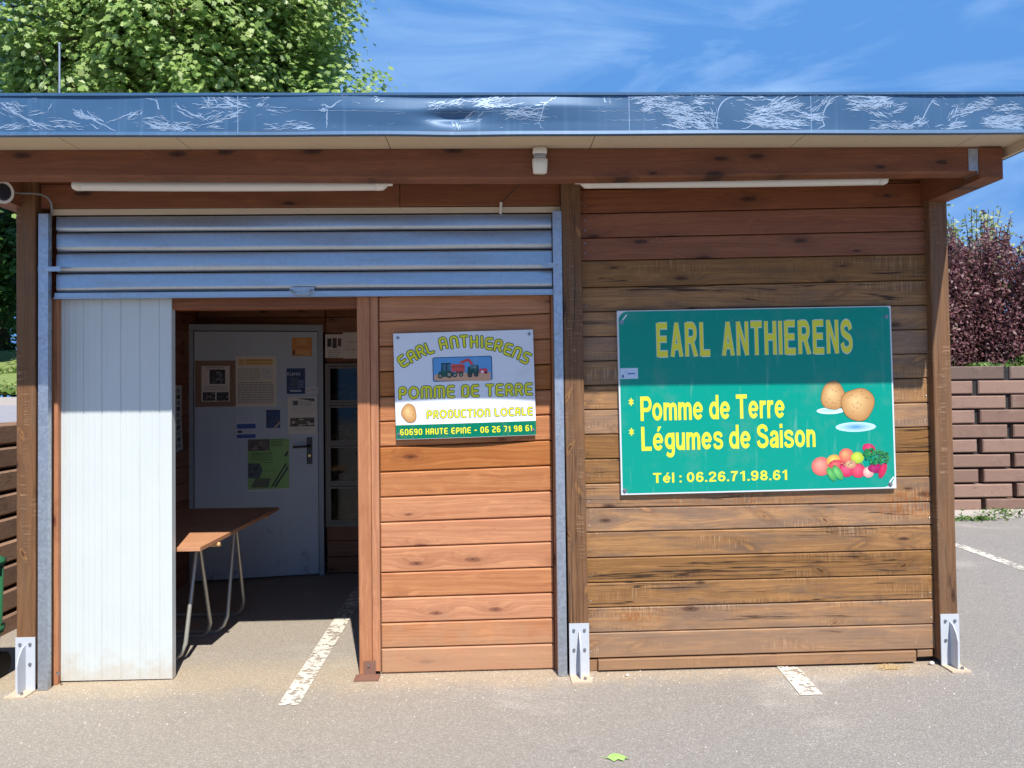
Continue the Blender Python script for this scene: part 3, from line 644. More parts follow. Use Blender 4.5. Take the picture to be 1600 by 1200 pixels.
def patch(x0, y0, x1, y1, n_, ang=-6, ln=(8, 30), w=.0018, spread=1.0):
    """n_ short strokes strewn along the line (x0,y0)-(x1,y1)"""
    for _ in range(n_):
        t_ = random.random(); cx = x0+(x1-x0)*t_+random.gauss(0, 4*spread); cy = y0+(y1-y0)*t_+random.gauss(0, 4.5*spread)
        if not 150 < cy < 203: continue
        l_ = random.uniform(*ln)*.5; an = R(ang+random.gauss(0, 9)); dx, dy = l_*math.cos(an), l_*math.sin(an)
        line((cx-dx, cy-dy), (cx+dx, cy+dy), w*random.uniform(.4, 1.5), random.choice((5, 6, 7)), .8)
line((0, 167), (88, 206), .0022, 16, .5); line((2, 171), (80, 203), .0012, 14, .7); patch(0, 168, 30, 175, 14, 25); patch(15, 158, 40, 162, 6, 10)
patch(0, 196, 35, 194, 16, -8); line((113, 171), (188, 209), .0024, 16, .6); patch(118, 174, 160, 192, 20, 35, (8, 22)); patch(40, 181, 60, 176, 5, -10)
patch(85, 192, 118, 194, 16, 8); patch(45, 196, 90, 206, 16, 22); line((75, 172), (82, 160), .002, 6); line((164, 193), (224, 170), .002, 14, .8); patch(195, 186, 222, 171, 10, -30, (6, 14))
line((227, 153), (247, 158), .002, 8); line((244, 156), (249, 171), .0035, 8); line((271, 166), (318, 185), .0024, 12, 1.2); patch(275, 168, 318, 184, 12, 28, (6, 18))
patch(232, 193, 300, 198, 46, 8, (8, 28)); patch(250, 198, 290, 200, 20, -20); line((305, 199), (376, 181), .0022, 14, .8); patch(330, 190, 374, 180, 20, -14)
patch(318, 170, 374, 165, 22, -6); patch(345, 150, 376, 165, 22, 22); patch(322, 150, 335, 165, 10, 60, (6, 14)); patch(378, 153, 420, 150, 8, -8)
patch(420, 199, 480, 197, 30, -6); patch(400, 160, 415, 168, 8, -30, (6, 12)); line((425, 172), (640, 176), .0007, 24, .4); patch(423, 171, 440, 174, 6, 10)
line((502, 172), (512, 172), .004, 6); line((512, 172), (535, 156), .003, 9); line((512, 172), (510, 200), .003, 9, 1); patch(496, 172, 515, 175, 8, 10, (5, 12)); patch(585, 158, 600, 156, 8, -20, (5, 10))
patch(668, 170, 725, 158, 30, -12, (6, 20)); line((682, 173), (700, 155), .0016, 8); line((700, 155), (760, 160), .0012, 12); patch(735, 160, 793, 150, 46, -24, (8, 26)); patch(745, 165, 792, 162, 20, -5)
line((670, 175), (855, 174), .0008, 24, .5); patch(785, 171, 850, 170, 32, -8, (8, 26)); patch(800, 178, 850, 186, 26, 6); line((842, 192), (852, 160), .0026, 10, .8); line((850, 163), (872, 149), .0022, 8); line((842, 192), (850, 203), .0016, 7)
patch(712, 192, 716, 205, 12, 80, (5, 10)); patch(716, 190, 748, 180, 12, -24, (6, 18))
line((905, 174), (1050, 174), .0008, 20, .5); line((930, 188), (1040, 187), .0006, 16, .5); patch(945, 150, 952, 166, 4, 80, (5, 10))
patch(985, 150, 1055, 152, 48, 3, (8, 26), .0016); patch(998, 156, 1018, 170, 34, -3, (6, 20), .002); patch(1018, 158, 1070, 170, 40, 4); patch(1045, 172, 1065, 192, 40, 12, (8, 22), .0016); patch(1060, 178, 1110, 206, 70, 16, (8, 26))
patch(1065, 170, 1115, 184, 46, 12, (8, 26)); patch(1046, 198, 1075, 199, 18, 4, (8, 20), .0018); patch(1085, 161, 1110, 158, 12, -4); patch(1112, 150, 1118, 200, 16, 85, (4, 10))
arc = [(1121+26*(1-math.cos(t_))+0, 180-28*math.sin(t_)) for t_ in [i*math.pi/2/12 for i in range(13)]]; stroke(f, arc, .0035); stroke(f, [(1121, 180), (1119, 190), (1122, 203)], .003)
patch(1147, 152, 1200, 151, 26, 2, (8, 24)); patch(1165, 192, 1250, 202, 60, 8, (10, 34)); patch(1180, 172, 1250, 165, 60, -10, (10, 34)); patch(1170, 182, 1250, 190, 50, 2, (10, 34)); patch(1205, 155, 1235, 158, 20, -30)
arc = [(1285+30*(1-math.cos(t_)), 190-40*math.sin(t_)) for t_ in [i*math.pi/2/12 for i in range(13)]]; stroke(f, arc, .003); stroke(f, [(1285, 188), (1288, 196), (1276, 203)], .003)
patch(1250, 182, 1283, 180, 24, 3); patch(1265, 172, 1300, 155, 22, -40, (6, 18)); patch(1325, 152, 1390, 152, 26, 3); patch(1330, 166, 1385, 162, 60, -3, (8, 28)); patch(1384, 150, 1390, 168, 8, 80, (4, 9)); patch(1365, 176, 1382, 180, 10, 30)
patch(1365, 201, 1425, 198, 56, 4, (8, 28)); patch(1385, 173, 1410, 168, 8, -16); stroke(f, [(1461, 153), (1452, 165), (1446, 177), (1442, 185), (1428, 192), (1418, 199)], .0028); patch(1462, 153, 1474, 156, 8, 12, (6, 14)); patch(1430, 192, 1446, 187, 18, -28, (6, 16)); line((1444, 188), (1454, 203), .0012, 6)
patch(1490, 185, 1495, 172, 12, -60, (6, 14)); patch(1495, 174, 1545, 163, 50, -14, (8, 28), .0015); patch(1530, 152, 1548, 160, 18, 10); patch(1470, 200, 1505, 192, 22, -6, (8, 26), .0018)
patch(1545, 190, 1600, 182, 60, -6, (10, 34)); patch(1555, 172, 1600, 168, 26, 3, (8, 28)); patch(1560, 200, 1600, 200, 26, 3); patch(1540, 193, 1600, 195, 36, 3)
for _ in range(260): px = random.uniform(-20, 1620); line((px, 150.3+random.uniform(-.3, .4)), (px+random.uniform(2, 7), 150.3), .0006, 4, .2)
for _ in range(90): px = random.uniform(0, 1600); py = random.uniform(155, 203); line((px, py), (px+random.uniform(3, 12), py+random.gauss(0, 2)), random.uniform(.0005, .001), 4, .5)
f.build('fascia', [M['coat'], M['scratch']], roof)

# right bay: weathered cladding in rows, the three top boards keep their stain
LY = [1030, 990, 951, 912, 873, 833, 795, 757, 718.5, 680, 641.5, 603, 565, 527, 488, 450, 408, 372.5, 334.4, 297]
RY = [1015, 976, 937, 899, 860, 821, 785, 745, 707, 668, 630, 591, 553, 515, 477, 438, 397.5, 361, 322.5, 285]
zl = [P(918, y, .05).z for y in LY]; zr = [P(1450, y, .05).z for y in RY]
b = MB()
for i in range(len(LY)):
    top = i == len(LY)-1; a0, a1 = zl[i], zl[i+1] if not top else 2.735; c0, c1 = zr[i], zr[i+1] if not top else 2.735
    xa, xb = .49, 2.452; gp = .0045
    b.hexa([(xa, .05, a0+gp), (xb, .05, c0+gp), (xb, .05, c1), (xa, .05, a1), (xa, .085, a0+gp), (xb, .085, c0+gp), (xb, .085, c1), (xa, .085, a1)], 1 if i >= 16 else 0, 0, random.choice((.15, .3, .5, .7, .85))+random.uniform(-.08, .08), .005)
for i in range(16, 19):
    for xx in (.525, 2.435):
        z = (zl[i] if xx < 1 else zr[i])
        for dz in (.045, .1): b.cyl((xx, .05, z+dz), (xx, .047, z+dz), .004, None, 7, 2)
for i in range(0, 16):
    for xx in (.528, 2.43):
        z = zl[i] if xx < 1 else zr[i]; b.cyl((xx+random.uniform(-.006, .006), .05, z+random.uniform(.03, .045)), (xx, .048, z+.04), .0028, None, 6, 2)
b.box((.49, .09, .04), (2.45, .1, 2.73), 3)
b.build('cladding', [M['worn'], M['upper'], M['screw'], M['dark']], ROOT)
b = MB(); q = [P(935, 1048, .04), P(1432, 1034, .04), P(1432, 1017.5, .04), P(935, 1031.5, .04)]
b.hexa([(p.x, .04, p.z) for p in q]+[(p.x, .08, p.z) for p in q], 0, 0, .5, .003)
q = [P(1434, 1027, .05), P(1458, 1026, .05), P(1458, 1015.5, .05), P(1434, 1016.5, .05)]
b.hexa([(p.x, .052, p.z) for p in q]+[(p.x, .085, p.z) for p in q], 0, 0, .6, .003)
q = [P(919, 1050, .05), P(934, 1049, .05), P(934, 1031.5, .05), P(919, 1032, .05)]
b.hexa([(p.x, .06, p.z) for p in q]+[(p.x, .085, p.z) for p in q], 0, 0, .3, .003)
b.build('filler_board', M['worn'], ROOT)

# left bay: inner post, ruddy cladding, trims
b = MB(); zb = [P(597, 1053.7-39.35*i, .1).z for i in range(16)]; zc = [P(858, 1046.5-39.75*i, .1).z for i in range(16)]
for i in range(15):
    gp = .005; b.hexa([(-.63, .1, zb[i]+gp), (.332, .1, zc[i]+gp), (.332, .1, zc[i+1]), (-.63, .1, zb[i+1]), (-.63, .13, zb[i]+gp), (.332, .13, zc[i]+gp), (.332, .13, zc[i+1]), (-.63, .13, zb[i+1])], 0, 0, random.choice((.15, .4, .6, .9))+random.uniform(-.1, .1), .007)
b.box((-.63, .132, .03), (.33, .14, 2.1), 1); b.box((-.63, .112, 2.13), (.332, .135, 2.3), 0, 0, .4, .006)
b.build('inner_cladding', [M['ruddy'], M['dark']], ROOT)
b = MB(); b.box((-.748, .084, gz(-.7)+.006), (-.677, .175, 2.3), 0, 2, .6, .004); ip = b.build('inner_post', M['trim'], ROOT)
b = MB(); b.box((-.6755, .09, gz(-.7)+.02), (-.632, .1, 2.3), 0, 2, .8, .003); b.build('batten', M['trim'], ip)
b = MB(); b.box((-.724, .08, gz(-.7)+.004), (-.658, .0835, .1)); b.cyl((-.695, .08, .075), (-.695, .073, .075), .006, None, 8, 1); b.box((-.765, .0, gz(-.7)+.001), (-.632, .083, gz(-.7)+.009), 0); b.build('post_bracket', [plain('brown_painted_steel', lin((128, 92, 76)), .6, 0, .15, 20), M['screw']], ip)
b = MB(); b.box((.334, .084, gz(.3)), (.358, .14, 2.6), 0, 2, .4, .003); b.build('side_trim', M['trim'], ROOT); b = MB(); b.box((-2.412, .07, gz(-2.4)), (-2.375, .1, 2.12), 0, 2, .7, .003); b.build('side_trim', M['trim'], ROOT)
b = MB(); b.box((-1.78, .11, 2.05), (-.742, .2, 2.3), 0, 0, .5, .004); b.box((-2.42, .13, 2.09), (-1.78, .2, 2.3), 0, 0, .5, .004); b.build('header_beam', M['upper'], ROOT)

# white ribbed panel
b = MB(); xa, xb = -2.39, -1.776; z0, z1 = .018, 2.115
gr = [(103-95)/172, (133-95)/172, (161-95)/172, (190-95)/172, (219-95)/172, (249-95)/172]
prof = [(0, 0)]
for q in gr: x = q*(xb-xa); prof += [(x-.004, 0), (x-.001, .004), (x+.001, .004), (x+.004, 0)]
for q0_, q1_ in zip(gr[:-1], gr[1:]):
    for tt in (.33, .66): x = (q0_+(q1_-q0_)*tt)*(xb-xa); prof += [(x-.006, 0), (x, -.0012), (x+.006, 0)]
prof = sorted(prof)+[(xb-xa, 0)]
m = len(prof); vs = [(xa+x, .104+y, z) for z in (z0, z1) for x, y in prof]
b.add(vs, [(i, i+1, m+i+1, m+i) for i in range(m-1)])
b.box((xa, .11, z0), (xb-.001, .143, z1)); b.box((xb, .1, z0-.002), (xb+.004, .148, z1))
b.add([(xa, .104, z0), (xb, .104, z0), (xb, .143, z0), (xa, .143, z0)], [(0, 1, 2, 3)])
pn = b.build('insulated_panel', M['panel'], ROOT)
b = MB(); b.tube([(-2.392, .085, .075), (-2.37, .06, .082), (-2.345, .02, .088)], .003, 6); b.cyl((-2.346, .022, .088), (-2.342, .016, .089), .007, None, 8); b.build('bent_nail', M['screw'], pn)

# roller shutter between its guide rails
SH = []; b = MB()
edges = [(2.10, 2.137), (2.143, 2.245), (2.251, 2.358), (2.364, 2.468), (2.474, 2.56)]
xa, xb = -2.372, .338
def lath(mb, z0, z1, seed):
    h = z1-z0; pr = [(.004, z1), (-.006, z1-.002), (-.0105, z1-.05*h), (-.0115, z1-.1*h), (-.0135, z0+.3*h), (-.0135, z0+.22*h), (-.010, z0+.12*h), (.0, z0+.03*h), (.004, z0)]
    n_ = 40; vs = []
    for i in range(n_+1):
        x = xa+(xb-xa)*i/n_; 
        for y, z in pr: vs.append((x, .06+y+.0024*math.sin(x*1.9+seed)*math.sin(z*38+seed)+.0010*math.sin(x*6+seed*3+z*50)+.007*math.exp(-((x+2.25)/.16)**2-((z-2.41-.03*math.sin(seed))/.07)**2), z))
    m_ = len(pr); mb.add(vs, [(i*m_+k_, i*m_+k_+1, (i+1)*m_+k_+1, (i+1)*m_+k_) for i in range(n_) for k_ in range(m_-1)], 0, smooth=True)
b.box((xa, .075, 2.105), (xb, .08, 2.6), 1)
for i, (z0, z1) in enumerate(edges[1:]): lath(b, z0, z1, i*1.7)
sh = b.build('roller_shutter', [M['lath'], M['dark']], ROOT)
b = MB(); b.box((xa-.003, .035, 2.112), (xb+.003, .072, 2.137)); b.box((xa-.006, .03, 2.105), (xb+.006, .073, 2.111)); b.build('bottom_bar', M['lath'], sh)
b = MB(); hx = P(472, 455, .03).x; b.tube([(hx-.055, .03, 2.143), (hx-.055, .012, 2.14), (hx-.045, .005, 2.118), (hx, .003, 2.112), (hx+.045, .005, 2.118), (hx+.055, .012, 2.14), (hx+.055, .03, 2.143)], .004, 8); b.box((hx-.066, .028, 2.135), (hx+.066, .033, 2.158)); b.build('shutter_handle', M['galv'], sh)
for xa_, xb_, sg in ((-2.438, -2.386, 1), (.342, .39, -1)):
    b = MB(); z1 = 2.562; zb_ = gz(xa_)+.002
    b.box((xa_, -.004, zb_), (xb_, .0, z1)); b.box((xa_, .0, zb_), (xa_+.003, .08, z1)); b.box((xb_-.003, .0, zb_), (xb_, .03, z1)); b.box((xb_-.003, .088, zb_), (xb_, .1, z1))
    gr_ = b.build('guide_rail', M['galv'], ROOT)
    l_ = MB(); zz = 2.262; 
    if sg > 0: l_.box((xa_, -.0075, zz-.013), (xa_+.12, -.0045, zz+.013)); l_.cyl((xa_+.025, -.0075, zz), (xa_+.025, -.013, zz), .005, None, 8)
    else: l_.box((xb_-.11, -.0075, zz-.013), (xb_, -.0045, zz+.013)); l_.cyl((xb_-.025, -.0075, zz), (xb_-.025, -.013, zz), .005, None, 8)
    l_.build('latch', M['galv'], gr_)

# inside: side and back walls, door
b = MB()
for x0_, x1_ in ((-2.55, -2.50), (2.46, 2.51)):
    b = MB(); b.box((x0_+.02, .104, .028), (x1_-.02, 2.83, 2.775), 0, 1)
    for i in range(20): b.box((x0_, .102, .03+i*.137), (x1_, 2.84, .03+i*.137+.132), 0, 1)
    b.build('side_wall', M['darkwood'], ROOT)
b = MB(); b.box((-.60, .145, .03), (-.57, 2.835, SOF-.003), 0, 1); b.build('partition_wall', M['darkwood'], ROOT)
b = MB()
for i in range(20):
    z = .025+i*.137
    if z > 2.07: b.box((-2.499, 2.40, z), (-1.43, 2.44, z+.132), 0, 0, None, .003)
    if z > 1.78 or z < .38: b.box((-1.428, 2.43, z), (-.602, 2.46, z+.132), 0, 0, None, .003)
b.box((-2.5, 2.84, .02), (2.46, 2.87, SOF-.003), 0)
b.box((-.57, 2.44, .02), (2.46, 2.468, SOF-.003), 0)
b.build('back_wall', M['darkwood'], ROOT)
dA, dB = Vector((-2.515, 2.2, .017)), Vector((-1.448, 2.405, .017))
DF = Frame(dA, dB-dA, Vector((0, 0, 1))); DW = (dB-dA).length
b = MB(); b.box((.05, .0, .012), (DW-.045, .045, 2.07)); b.box((.05, -.0015, .012), (.056, -.0002, 2.07), 1)
door = b.build('door', [M['door'], M['jamb']], ROOT); door.matrix_world = DF.M
b = MB(); b.box((0, -.012, 0), (.045, .06, 2.13)); b.box((DW-.04, -.012, 0), (DW, .06, 2.13)); b.box((.045, -.012, 2.078), (DW-.04, .06, 2.13))
df = b.build('door_frame', M['jamb'], ROOT); df.matrix_world = DF.M
Z3 = lambda x, y: (250+x/3, 460+y/3)
hu = lambda x, y: DF.uv(*Z3(x, y))
b = MB(); (u1_, v1_), (u2_, v2_) = hu(688, 795), hu(714, 670); b.box((u1_, -.012, v1_), (u2_, -.001, v2_), 0)
ul, vl = hu(625, 712); b.tube([((u1_+u2_)/2, -.01, vl), ((u1_+u2_)/2, -.05, vl), ((u1_+u2_)/2-.02, -.055, vl), (ul, -.055, vl-.004)], .010, 8)
uc, vc = hu(701, 755); b.cyl((uc, -.012, vc), (uc, -.018, vc), .011, None, 12, 1)
hd = b.build('door_handle', [M['black_plastic'], M['brass']], door)

# ------------------------------------------------------------------ papers on the door and walls
def sheet(name, label, fr, z, boxes, group=None, mat='print', skew=0.0, d=.0016):
    """a sheet of paper; boxes: (x0, y0, x1, y1, colour) in the close-up's pixels, first one the paper itself"""
    x0, y0, x1, y1, c0 = boxes[0]; a_, b_ = fr.uv(*z(x0, y1)), fr.uv(*z(x1, y0)); cu_, cv_ = (a_[0]+b_[0])/2, (a_[1]+b_[1])/2
    mb = MB(); hw, hh = (b_[0]-a_[0])/2, (b_[1]-a_[1])/2
    nu, nv = 6, 6; curl = lambda u, v: .002*math.sin(u*3+v*2+len(label))+.005*max(0, abs(u)+abs(v)-1.55)
    vs = [(hw*u, -d-.0008-curl(u, v), hh*v) for v in np.linspace(-1, 1, nv) for u in np.linspace(-1, 1, nu)]
    mb.add(vs, [(j*nu+i, j*nu+i+1, (j+1)*nu+i+1, (j+1)*nu+i) for j in range(nv-1) for i in range(nu-1)], 0, None, .5, lin(c0), True)
    mb.box((-hw*.97, -d, -hh*.97), (hw*.97, -.0002, hh*.97), colr=lin(c0))
    for n_, bx in enumerate(boxes[1:]):
        lu = lambda x, y: tuple(np.array(fr.uv(*z(x, y)))-(cu_, cv_))
        dd = d+.0042+.00025*n_
        if isinstance(bx[0], str):
            if bx[0] == 't': _, tx, q0, q1, q2, q3, cc = bx; a0, a1 = lu(q0, q3), lu(q2, q1); text2(mb, tx, a0[0], a1[0], a0[1], a1[1]-a0[1], dd, lin(cc), .01)
            elif bx[0] == 'p': mb.poly2([lu(*q) for q in bx[1]], dd, lin(bx[2]))
            elif bx[0] == 'l':
                _, q0, q1, q2, q3, nl, cc = bx
                for i in range(nl):
                    yy = q1+(q3-q1)*i/max(nl-1, 1); wd_ = q0; 
                    while wd_ < q2-3:
                        e_ = min(wd_+random.uniform(6, 26), q2); a0, a1 = lu(wd_, yy+2.4), lu(e_, yy); mb.rect2(a0[0], a0[1], a1[0], a1[1], dd, lin(cc)); wd_ = e_+3
            elif bx[0] == 'i':   # a small printed photograph: blotches
                _, q0, q1, q2, q3, cs = bx; a0, a1 = lu(q0, q3), lu(q2, q1); mb.rect2(a0[0], a0[1], a1[0], a1[1], dd, lin(cs[0]))
                for j in range(26):
                    ru, rv = random.uniform(.05, .16)*(a1[0]-a0[0]), random.uniform(.05, .16)*(a1[1]-a0[1])
                    mb.ell2(random.uniform(a0[0]+ru, a1[0]-ru), random.uniform(a0[1]+rv, a1[1]-rv), ru, rv, dd+.00001*(j+1), lin(random.choice(cs)), n=9)
        else:
            a0, a1 = lu(bx[0], bx[3]), lu(bx[2], bx[1]); mb.rect2(a0[0], a0[1], a1[0], a1[1], dd, lin(bx[4]))
    o = mb.build(name, M[mat]); o.matrix_world = fr.M @ Matrix.Translation((cu_, 0, cv_)) @ Matrix.Rotation(skew, 4, 'Y')
    return tag(o, label, 'poster' if name == 'poster' else 'notice', group)
PH = 'papers stuck to the grey door'
dk = [(62, 58, 56), (96, 90, 86), (140, 134, 128), (40, 38, 40)]
sheet('poster', 'white photo notice taped on brown tape, leftmost paper on the grey door', DF, Z3, [(165, 310, 355, 528, (150, 118, 88)), (195, 335, 327, 503, (232, 218, 204)), ('l', 218, 341, 300, 349, 2, (70, 64, 60)), ('i', 233, 353, 306, 420, dk), ('l', 205, 430, 318, 446, 3, (150, 120, 112)), ('i', 201, 458, 259, 499, dk), ('i', 266, 458, 322, 499, dk)], PH)
sheet('poster', 'large cream text notice with orange heading on the grey door', DF, Z3, [(355, 290, 545, 528, (236, 222, 200)), (398, 303, 530, 330, (236, 190, 104)), ('l', 408, 307, 525, 324, 2, (150, 106, 40)), (369, 303, 394, 331, (232, 186, 104)), ('l', 365, 348, 470, 396, 6, (96, 88, 84)), ('i', 476, 345, 530, 395, [(214, 206, 196), (198, 190, 184), (224, 216, 206)]), ('l', 365, 412, 534, 506, 13, (96, 86, 80))], PH)
sheet('poster', 'small orange notice near the top right of the grey door', DF, Z3, [(618, 203, 712, 290, (222, 146, 62)), ('l', 640, 212, 690, 236, 4, (250, 214, 150)), (634, 258, 706, 286, (236, 170, 96)), (622, 262, 634, 284, (120, 66, 34)), ('l', 636, 281, 668, 284, 1, (110, 66, 40))], PH)
sheet('poster', 'navy blue flyer with white heading high on the grey door', DF, Z3, [(594, 346, 680, 467, (44, 62, 104)), ('t', 'KLENO', 597, 366, 658, 380, (214, 216, 226)), ('i', 612, 388, 648, 428, [(84, 92, 112), (108, 112, 126), (62, 72, 100)]), ('l', 650, 404, 676, 432, 4, (190, 196, 214)), ('l', 600, 436, 660, 444, 2, (130, 142, 176)), (610, 449, 662, 456, (206, 208, 218))], PH)
sheet('sticker', 'small white sticker beside the navy flyer on the door', DF, Z3, [(685, 434, 742, 466, (214, 214, 212)), ('l', 706, 446, 738, 448, 1, (120, 124, 130)), (690, 450, 696, 455, (110, 112, 116))], PH)
sheet('poster', 'white sheet with animal photo strip above the door handle', DF, Z3, [(600, 480, 733, 655, (232, 222, 206)), ('p', [(640, 487), (724, 487), (724, 502)], (92, 88, 78)), ('i', 622, 498, 648, 520, [(90, 86, 84), (60, 58, 58), (130, 124, 120)]), ('l', 656, 502, 712, 518, 3, (120, 110, 104)), ('l', 616, 532, 722, 552, 3, (196, 178, 160)), ('i', 610, 577, 724, 620, [(100, 90, 62), (66, 58, 48), (202, 192, 172), (122, 74, 66), (84, 92, 56)]), ('l', 636, 630, 700, 633, 1, (120, 110, 104))], PH)
sheet('poster', 'tiny dark blue night picture card in the middle of the door', DF, Z3, [(498, 541, 563, 627, (52, 76, 134)), (500, 543, 561, 552, (36, 44, 78)), ('i', 500, 566, 560, 612, [(48, 60, 104), (90, 84, 92), (38, 50, 96), (70, 90, 140)]), ('p', [(532, 625), (562, 592), (562, 606), (546, 625)], (196, 170, 140))], PH)
sheet('poster', 'white leaflet with two blue bands low left on the door', DF, Z3, [(360, 565, 450, 675, (214, 216, 224)), ('l', 372, 575, 438, 592, 3, (170, 172, 182)), (361, 606, 449, 630, (62, 92, 166)), ('i', 364, 638, 386, 650, dk), ('l', 390, 640, 442, 650, 2, (150, 152, 166)), (361, 655, 449, 674, (62, 92, 166))], PH)
sheet('poster', 'large lime green poster with black stripes below the other door papers', DF, Z3, [(412, 675, 605, 925, (150, 192, 108)), ('i', 413, 678, 515, 735, [(112, 98, 84), (70, 62, 56), (150, 130, 112), (92, 84, 74)]), ('l', 522, 680, 575, 708, 5, (30, 34, 28)), ('t', 'ZONES INDUSTRIE', 428, 741, 526, 751, (26, 30, 24)), ('l', 428, 756, 530, 774, 3, (26, 30, 24)), ('p', [(413, 792), (468, 792), (482, 824), (466, 862), (413, 862)], (92, 98, 100)), ('i', 416, 800, 460, 854, [(84, 92, 96), (52, 58, 60), (140, 146, 144)]), ('p', [(520, 902), (588, 792), (596, 792), (528, 902)], (30, 36, 30)), ('p', [(534, 902), (602, 800), (602, 812), (544, 902)], (30, 36, 30)), ('p', [(426, 905), (448, 862), (520, 862), (508, 905)], (104, 110, 80)), ('l', 480, 786, 530, 788, 1, (40, 46, 36)), ('l', 486, 826, 546, 828, 1, (40, 46, 36)), ('p', [(582, 756), (600, 730), (600, 748), (590, 760)], (36, 42, 34)), (412, 907, 605, 925, (226, 228, 218)), ('l', 420, 914, 598, 917, 1, (110, 116, 110))], PH)
BF = Frame(Vector((-1.0, 2.429, 1.0)), Vector((1, 0, 0)), Vector((0, 0, 1)))
sheet('notice', 'white notice with three dark product pictures above the lockers', BF, Z3, [(775, 187, 858, 298, (232, 220, 206)), (785, 207, 804, 246, (66, 62, 66)), (809, 205, 829, 252, (88, 66, 66)), (834, 207, 850, 244, (116, 70, 62)), ('l', 790, 262, 846, 290, 4, (160, 150, 144))])
sheet('notice', 'white notice with red handwriting beside the inner post', BF, Z3, [(859, 177, 960, 301, (230, 216, 200)), ('l', 876, 222, 952, 226, 1, (186, 92, 80)), ('l', 870, 258, 956, 263, 1, (186, 92, 80))])
# papers on the left inner wall
WF = Frame(Vector((-2.4985, 1.0, 1.0)), Vector((0, 1, 0)), Vector((0, 0, 1)))
def wallpaper(label, y0, z0, y1, z1, c0, c1, tilt):
    mb = MB(); mb.box((y0, -.003, z0), (y1, -.0004, z1), colr=lin(c0))
    for i in range(5):
        for j in range(3): mb.rect2(y0+(y1-y0)*(.1+.28*j), z0+(z1-z0)*(.1+.17*i), y0+(y1-y0)*(.32+.28*j), z0+(z1-z0)*(.22+.17*i), .0034, lin(c1 if (i+j) % 2 else (150, 150, 146)))
    o = mb.build('notice', M['print']); o.matrix_world = WF.M @ Matrix.Rotation(tilt, 4, 'Y'); tag(o, label, 'notice')
wallpaper('pale picture sheet on dark left wall inside the stall', .72, .38, 1.02, .66, (206, 206, 200), (90, 96, 92), .02)
wallpaper('crooked paper hanging lower on dark left inner wall', .76, .02, 1.06, .30, (196, 198, 194), (100, 104, 104), -.1)

# lockers with glass fronts
lx0 = -1.43; lz0, lz1 = .42, 1.80
LK = empty('locker_cabinet', (lx0, 2.4, lz0), 'beige metal locker cabinet with glass doors beside the grey door', 'locker')
b = MB(); cw = .41; rows_ = [P(535, y, 2.4).z-lz0 for y in (818, 757, 694, 631, 570)]
b.box((0, 0, 0), (.83, .02, .02)); 
for i in range(3): b.box((i*.40, .0, .02), (i*.40+.028, .4, lz1-lz0))
for i in range(5): b.box((.0005, -.002, rows_[i]-.012), (.827, .4, rows_[i]+.012))
b.box((0, .4, 0), (.83, .41, lz1-lz0))
for i in range(2): b.box((i*.4+.03, .385, .02), (i*.4+.398, .399, lz1-lz0-.01), 1); b.box((i*.4+.0285, .02, .02), (i*.4+.03, .38, lz1-lz0-.01), 1); b.box((i*.4+.398, .02, .02), (i*.4+.3995, .38, lz1-lz0-.01), 1)  # added dark liners paint the unlit depth of the lockers
b.build('cabinet_body', [M['locker'], M['dark']], LK)
for cx in range(2):
    for rz in range(4):
        x0_, x1_, z0_, z1_ = cx*.40+.031, cx*.40+.397, rows_[rz]+.016, rows_[rz+1]-.016; fw_ = .016
        b = MB(); b.box((x0_, -.014, z0_), (x0_+fw_, .0, z1_)); b.box((x1_-fw_, -.014, z0_), (x1_, .0, z1_)); b.box((x0_+fw_, -.0138, z0_), (x1_-fw_, -.0003, z0_+fw_)); b.box((x0_+fw_, -.0138, z1_-fw_), (x1_-fw_, -.0003, z1_))
        dr = b.build('locker_door', M['locker'], LK)
        b = MB(); b.box((x0_+fw_, -.009, z0_+fw_), (x1_-fw_, -.005, z1_-fw_)); b.build('glass', M['glass'], dr)
        b = MB(); b.cyl((x1_-.13, -.0095, z1_-.07), (x1_-.13, -.018, z1_-.07), .016, None, 14); b.build('lock', M['black_plastic'], dr)
def lumpy(mb, c, r, n=14, m=10):
    ph = [random.uniform(0, 6) for _ in range(6)]; vs = []
    for j in range(m+1):
        th = math.pi*j/m
        for i in range(n):
            a_ = 2*math.pi*i/n; q = 1+.08*math.sin(3*a_+ph[0]+2*th)+.07*math.sin(4*th+ph[1]+a_)+.05*math.sin(7*a_+ph[2])
            vs.append((c[0]+r[0]*q*math.sin(th)*math.cos(a_), c[1]+r[1]*q*math.sin(th)*math.sin(a_), c[2]+r[2]*q*math.cos(th)))
    mb.add(vs, [(j*n+i, (j+1)*n+i, (j+1)*n+(i+1) % n, j*n+(i+1) % n) for j in range(m) for i in range(n)], smooth=True)
rowname = ['bottom', 'second lowest', 'second highest', 'top']
for rz in range(4):
    b = MB(); z = lz0+rows_[rz]+.012
    for j in range(26): lumpy(b, (lx0+(.215 if j % 2 else .19)+random.gauss(0, .06), 2.485+random.gauss(0, .025), z+.045+.1*random.random()*(1 if j > 7 else .2)), (.042, .036, .034), 10, 7)
    tag(b.build('potato_bag', M['potato']), 'heap of pale potatoes behind glass in the %s locker by the door' % rowname[rz], 'potatoes', 'potatoes in the lockers')

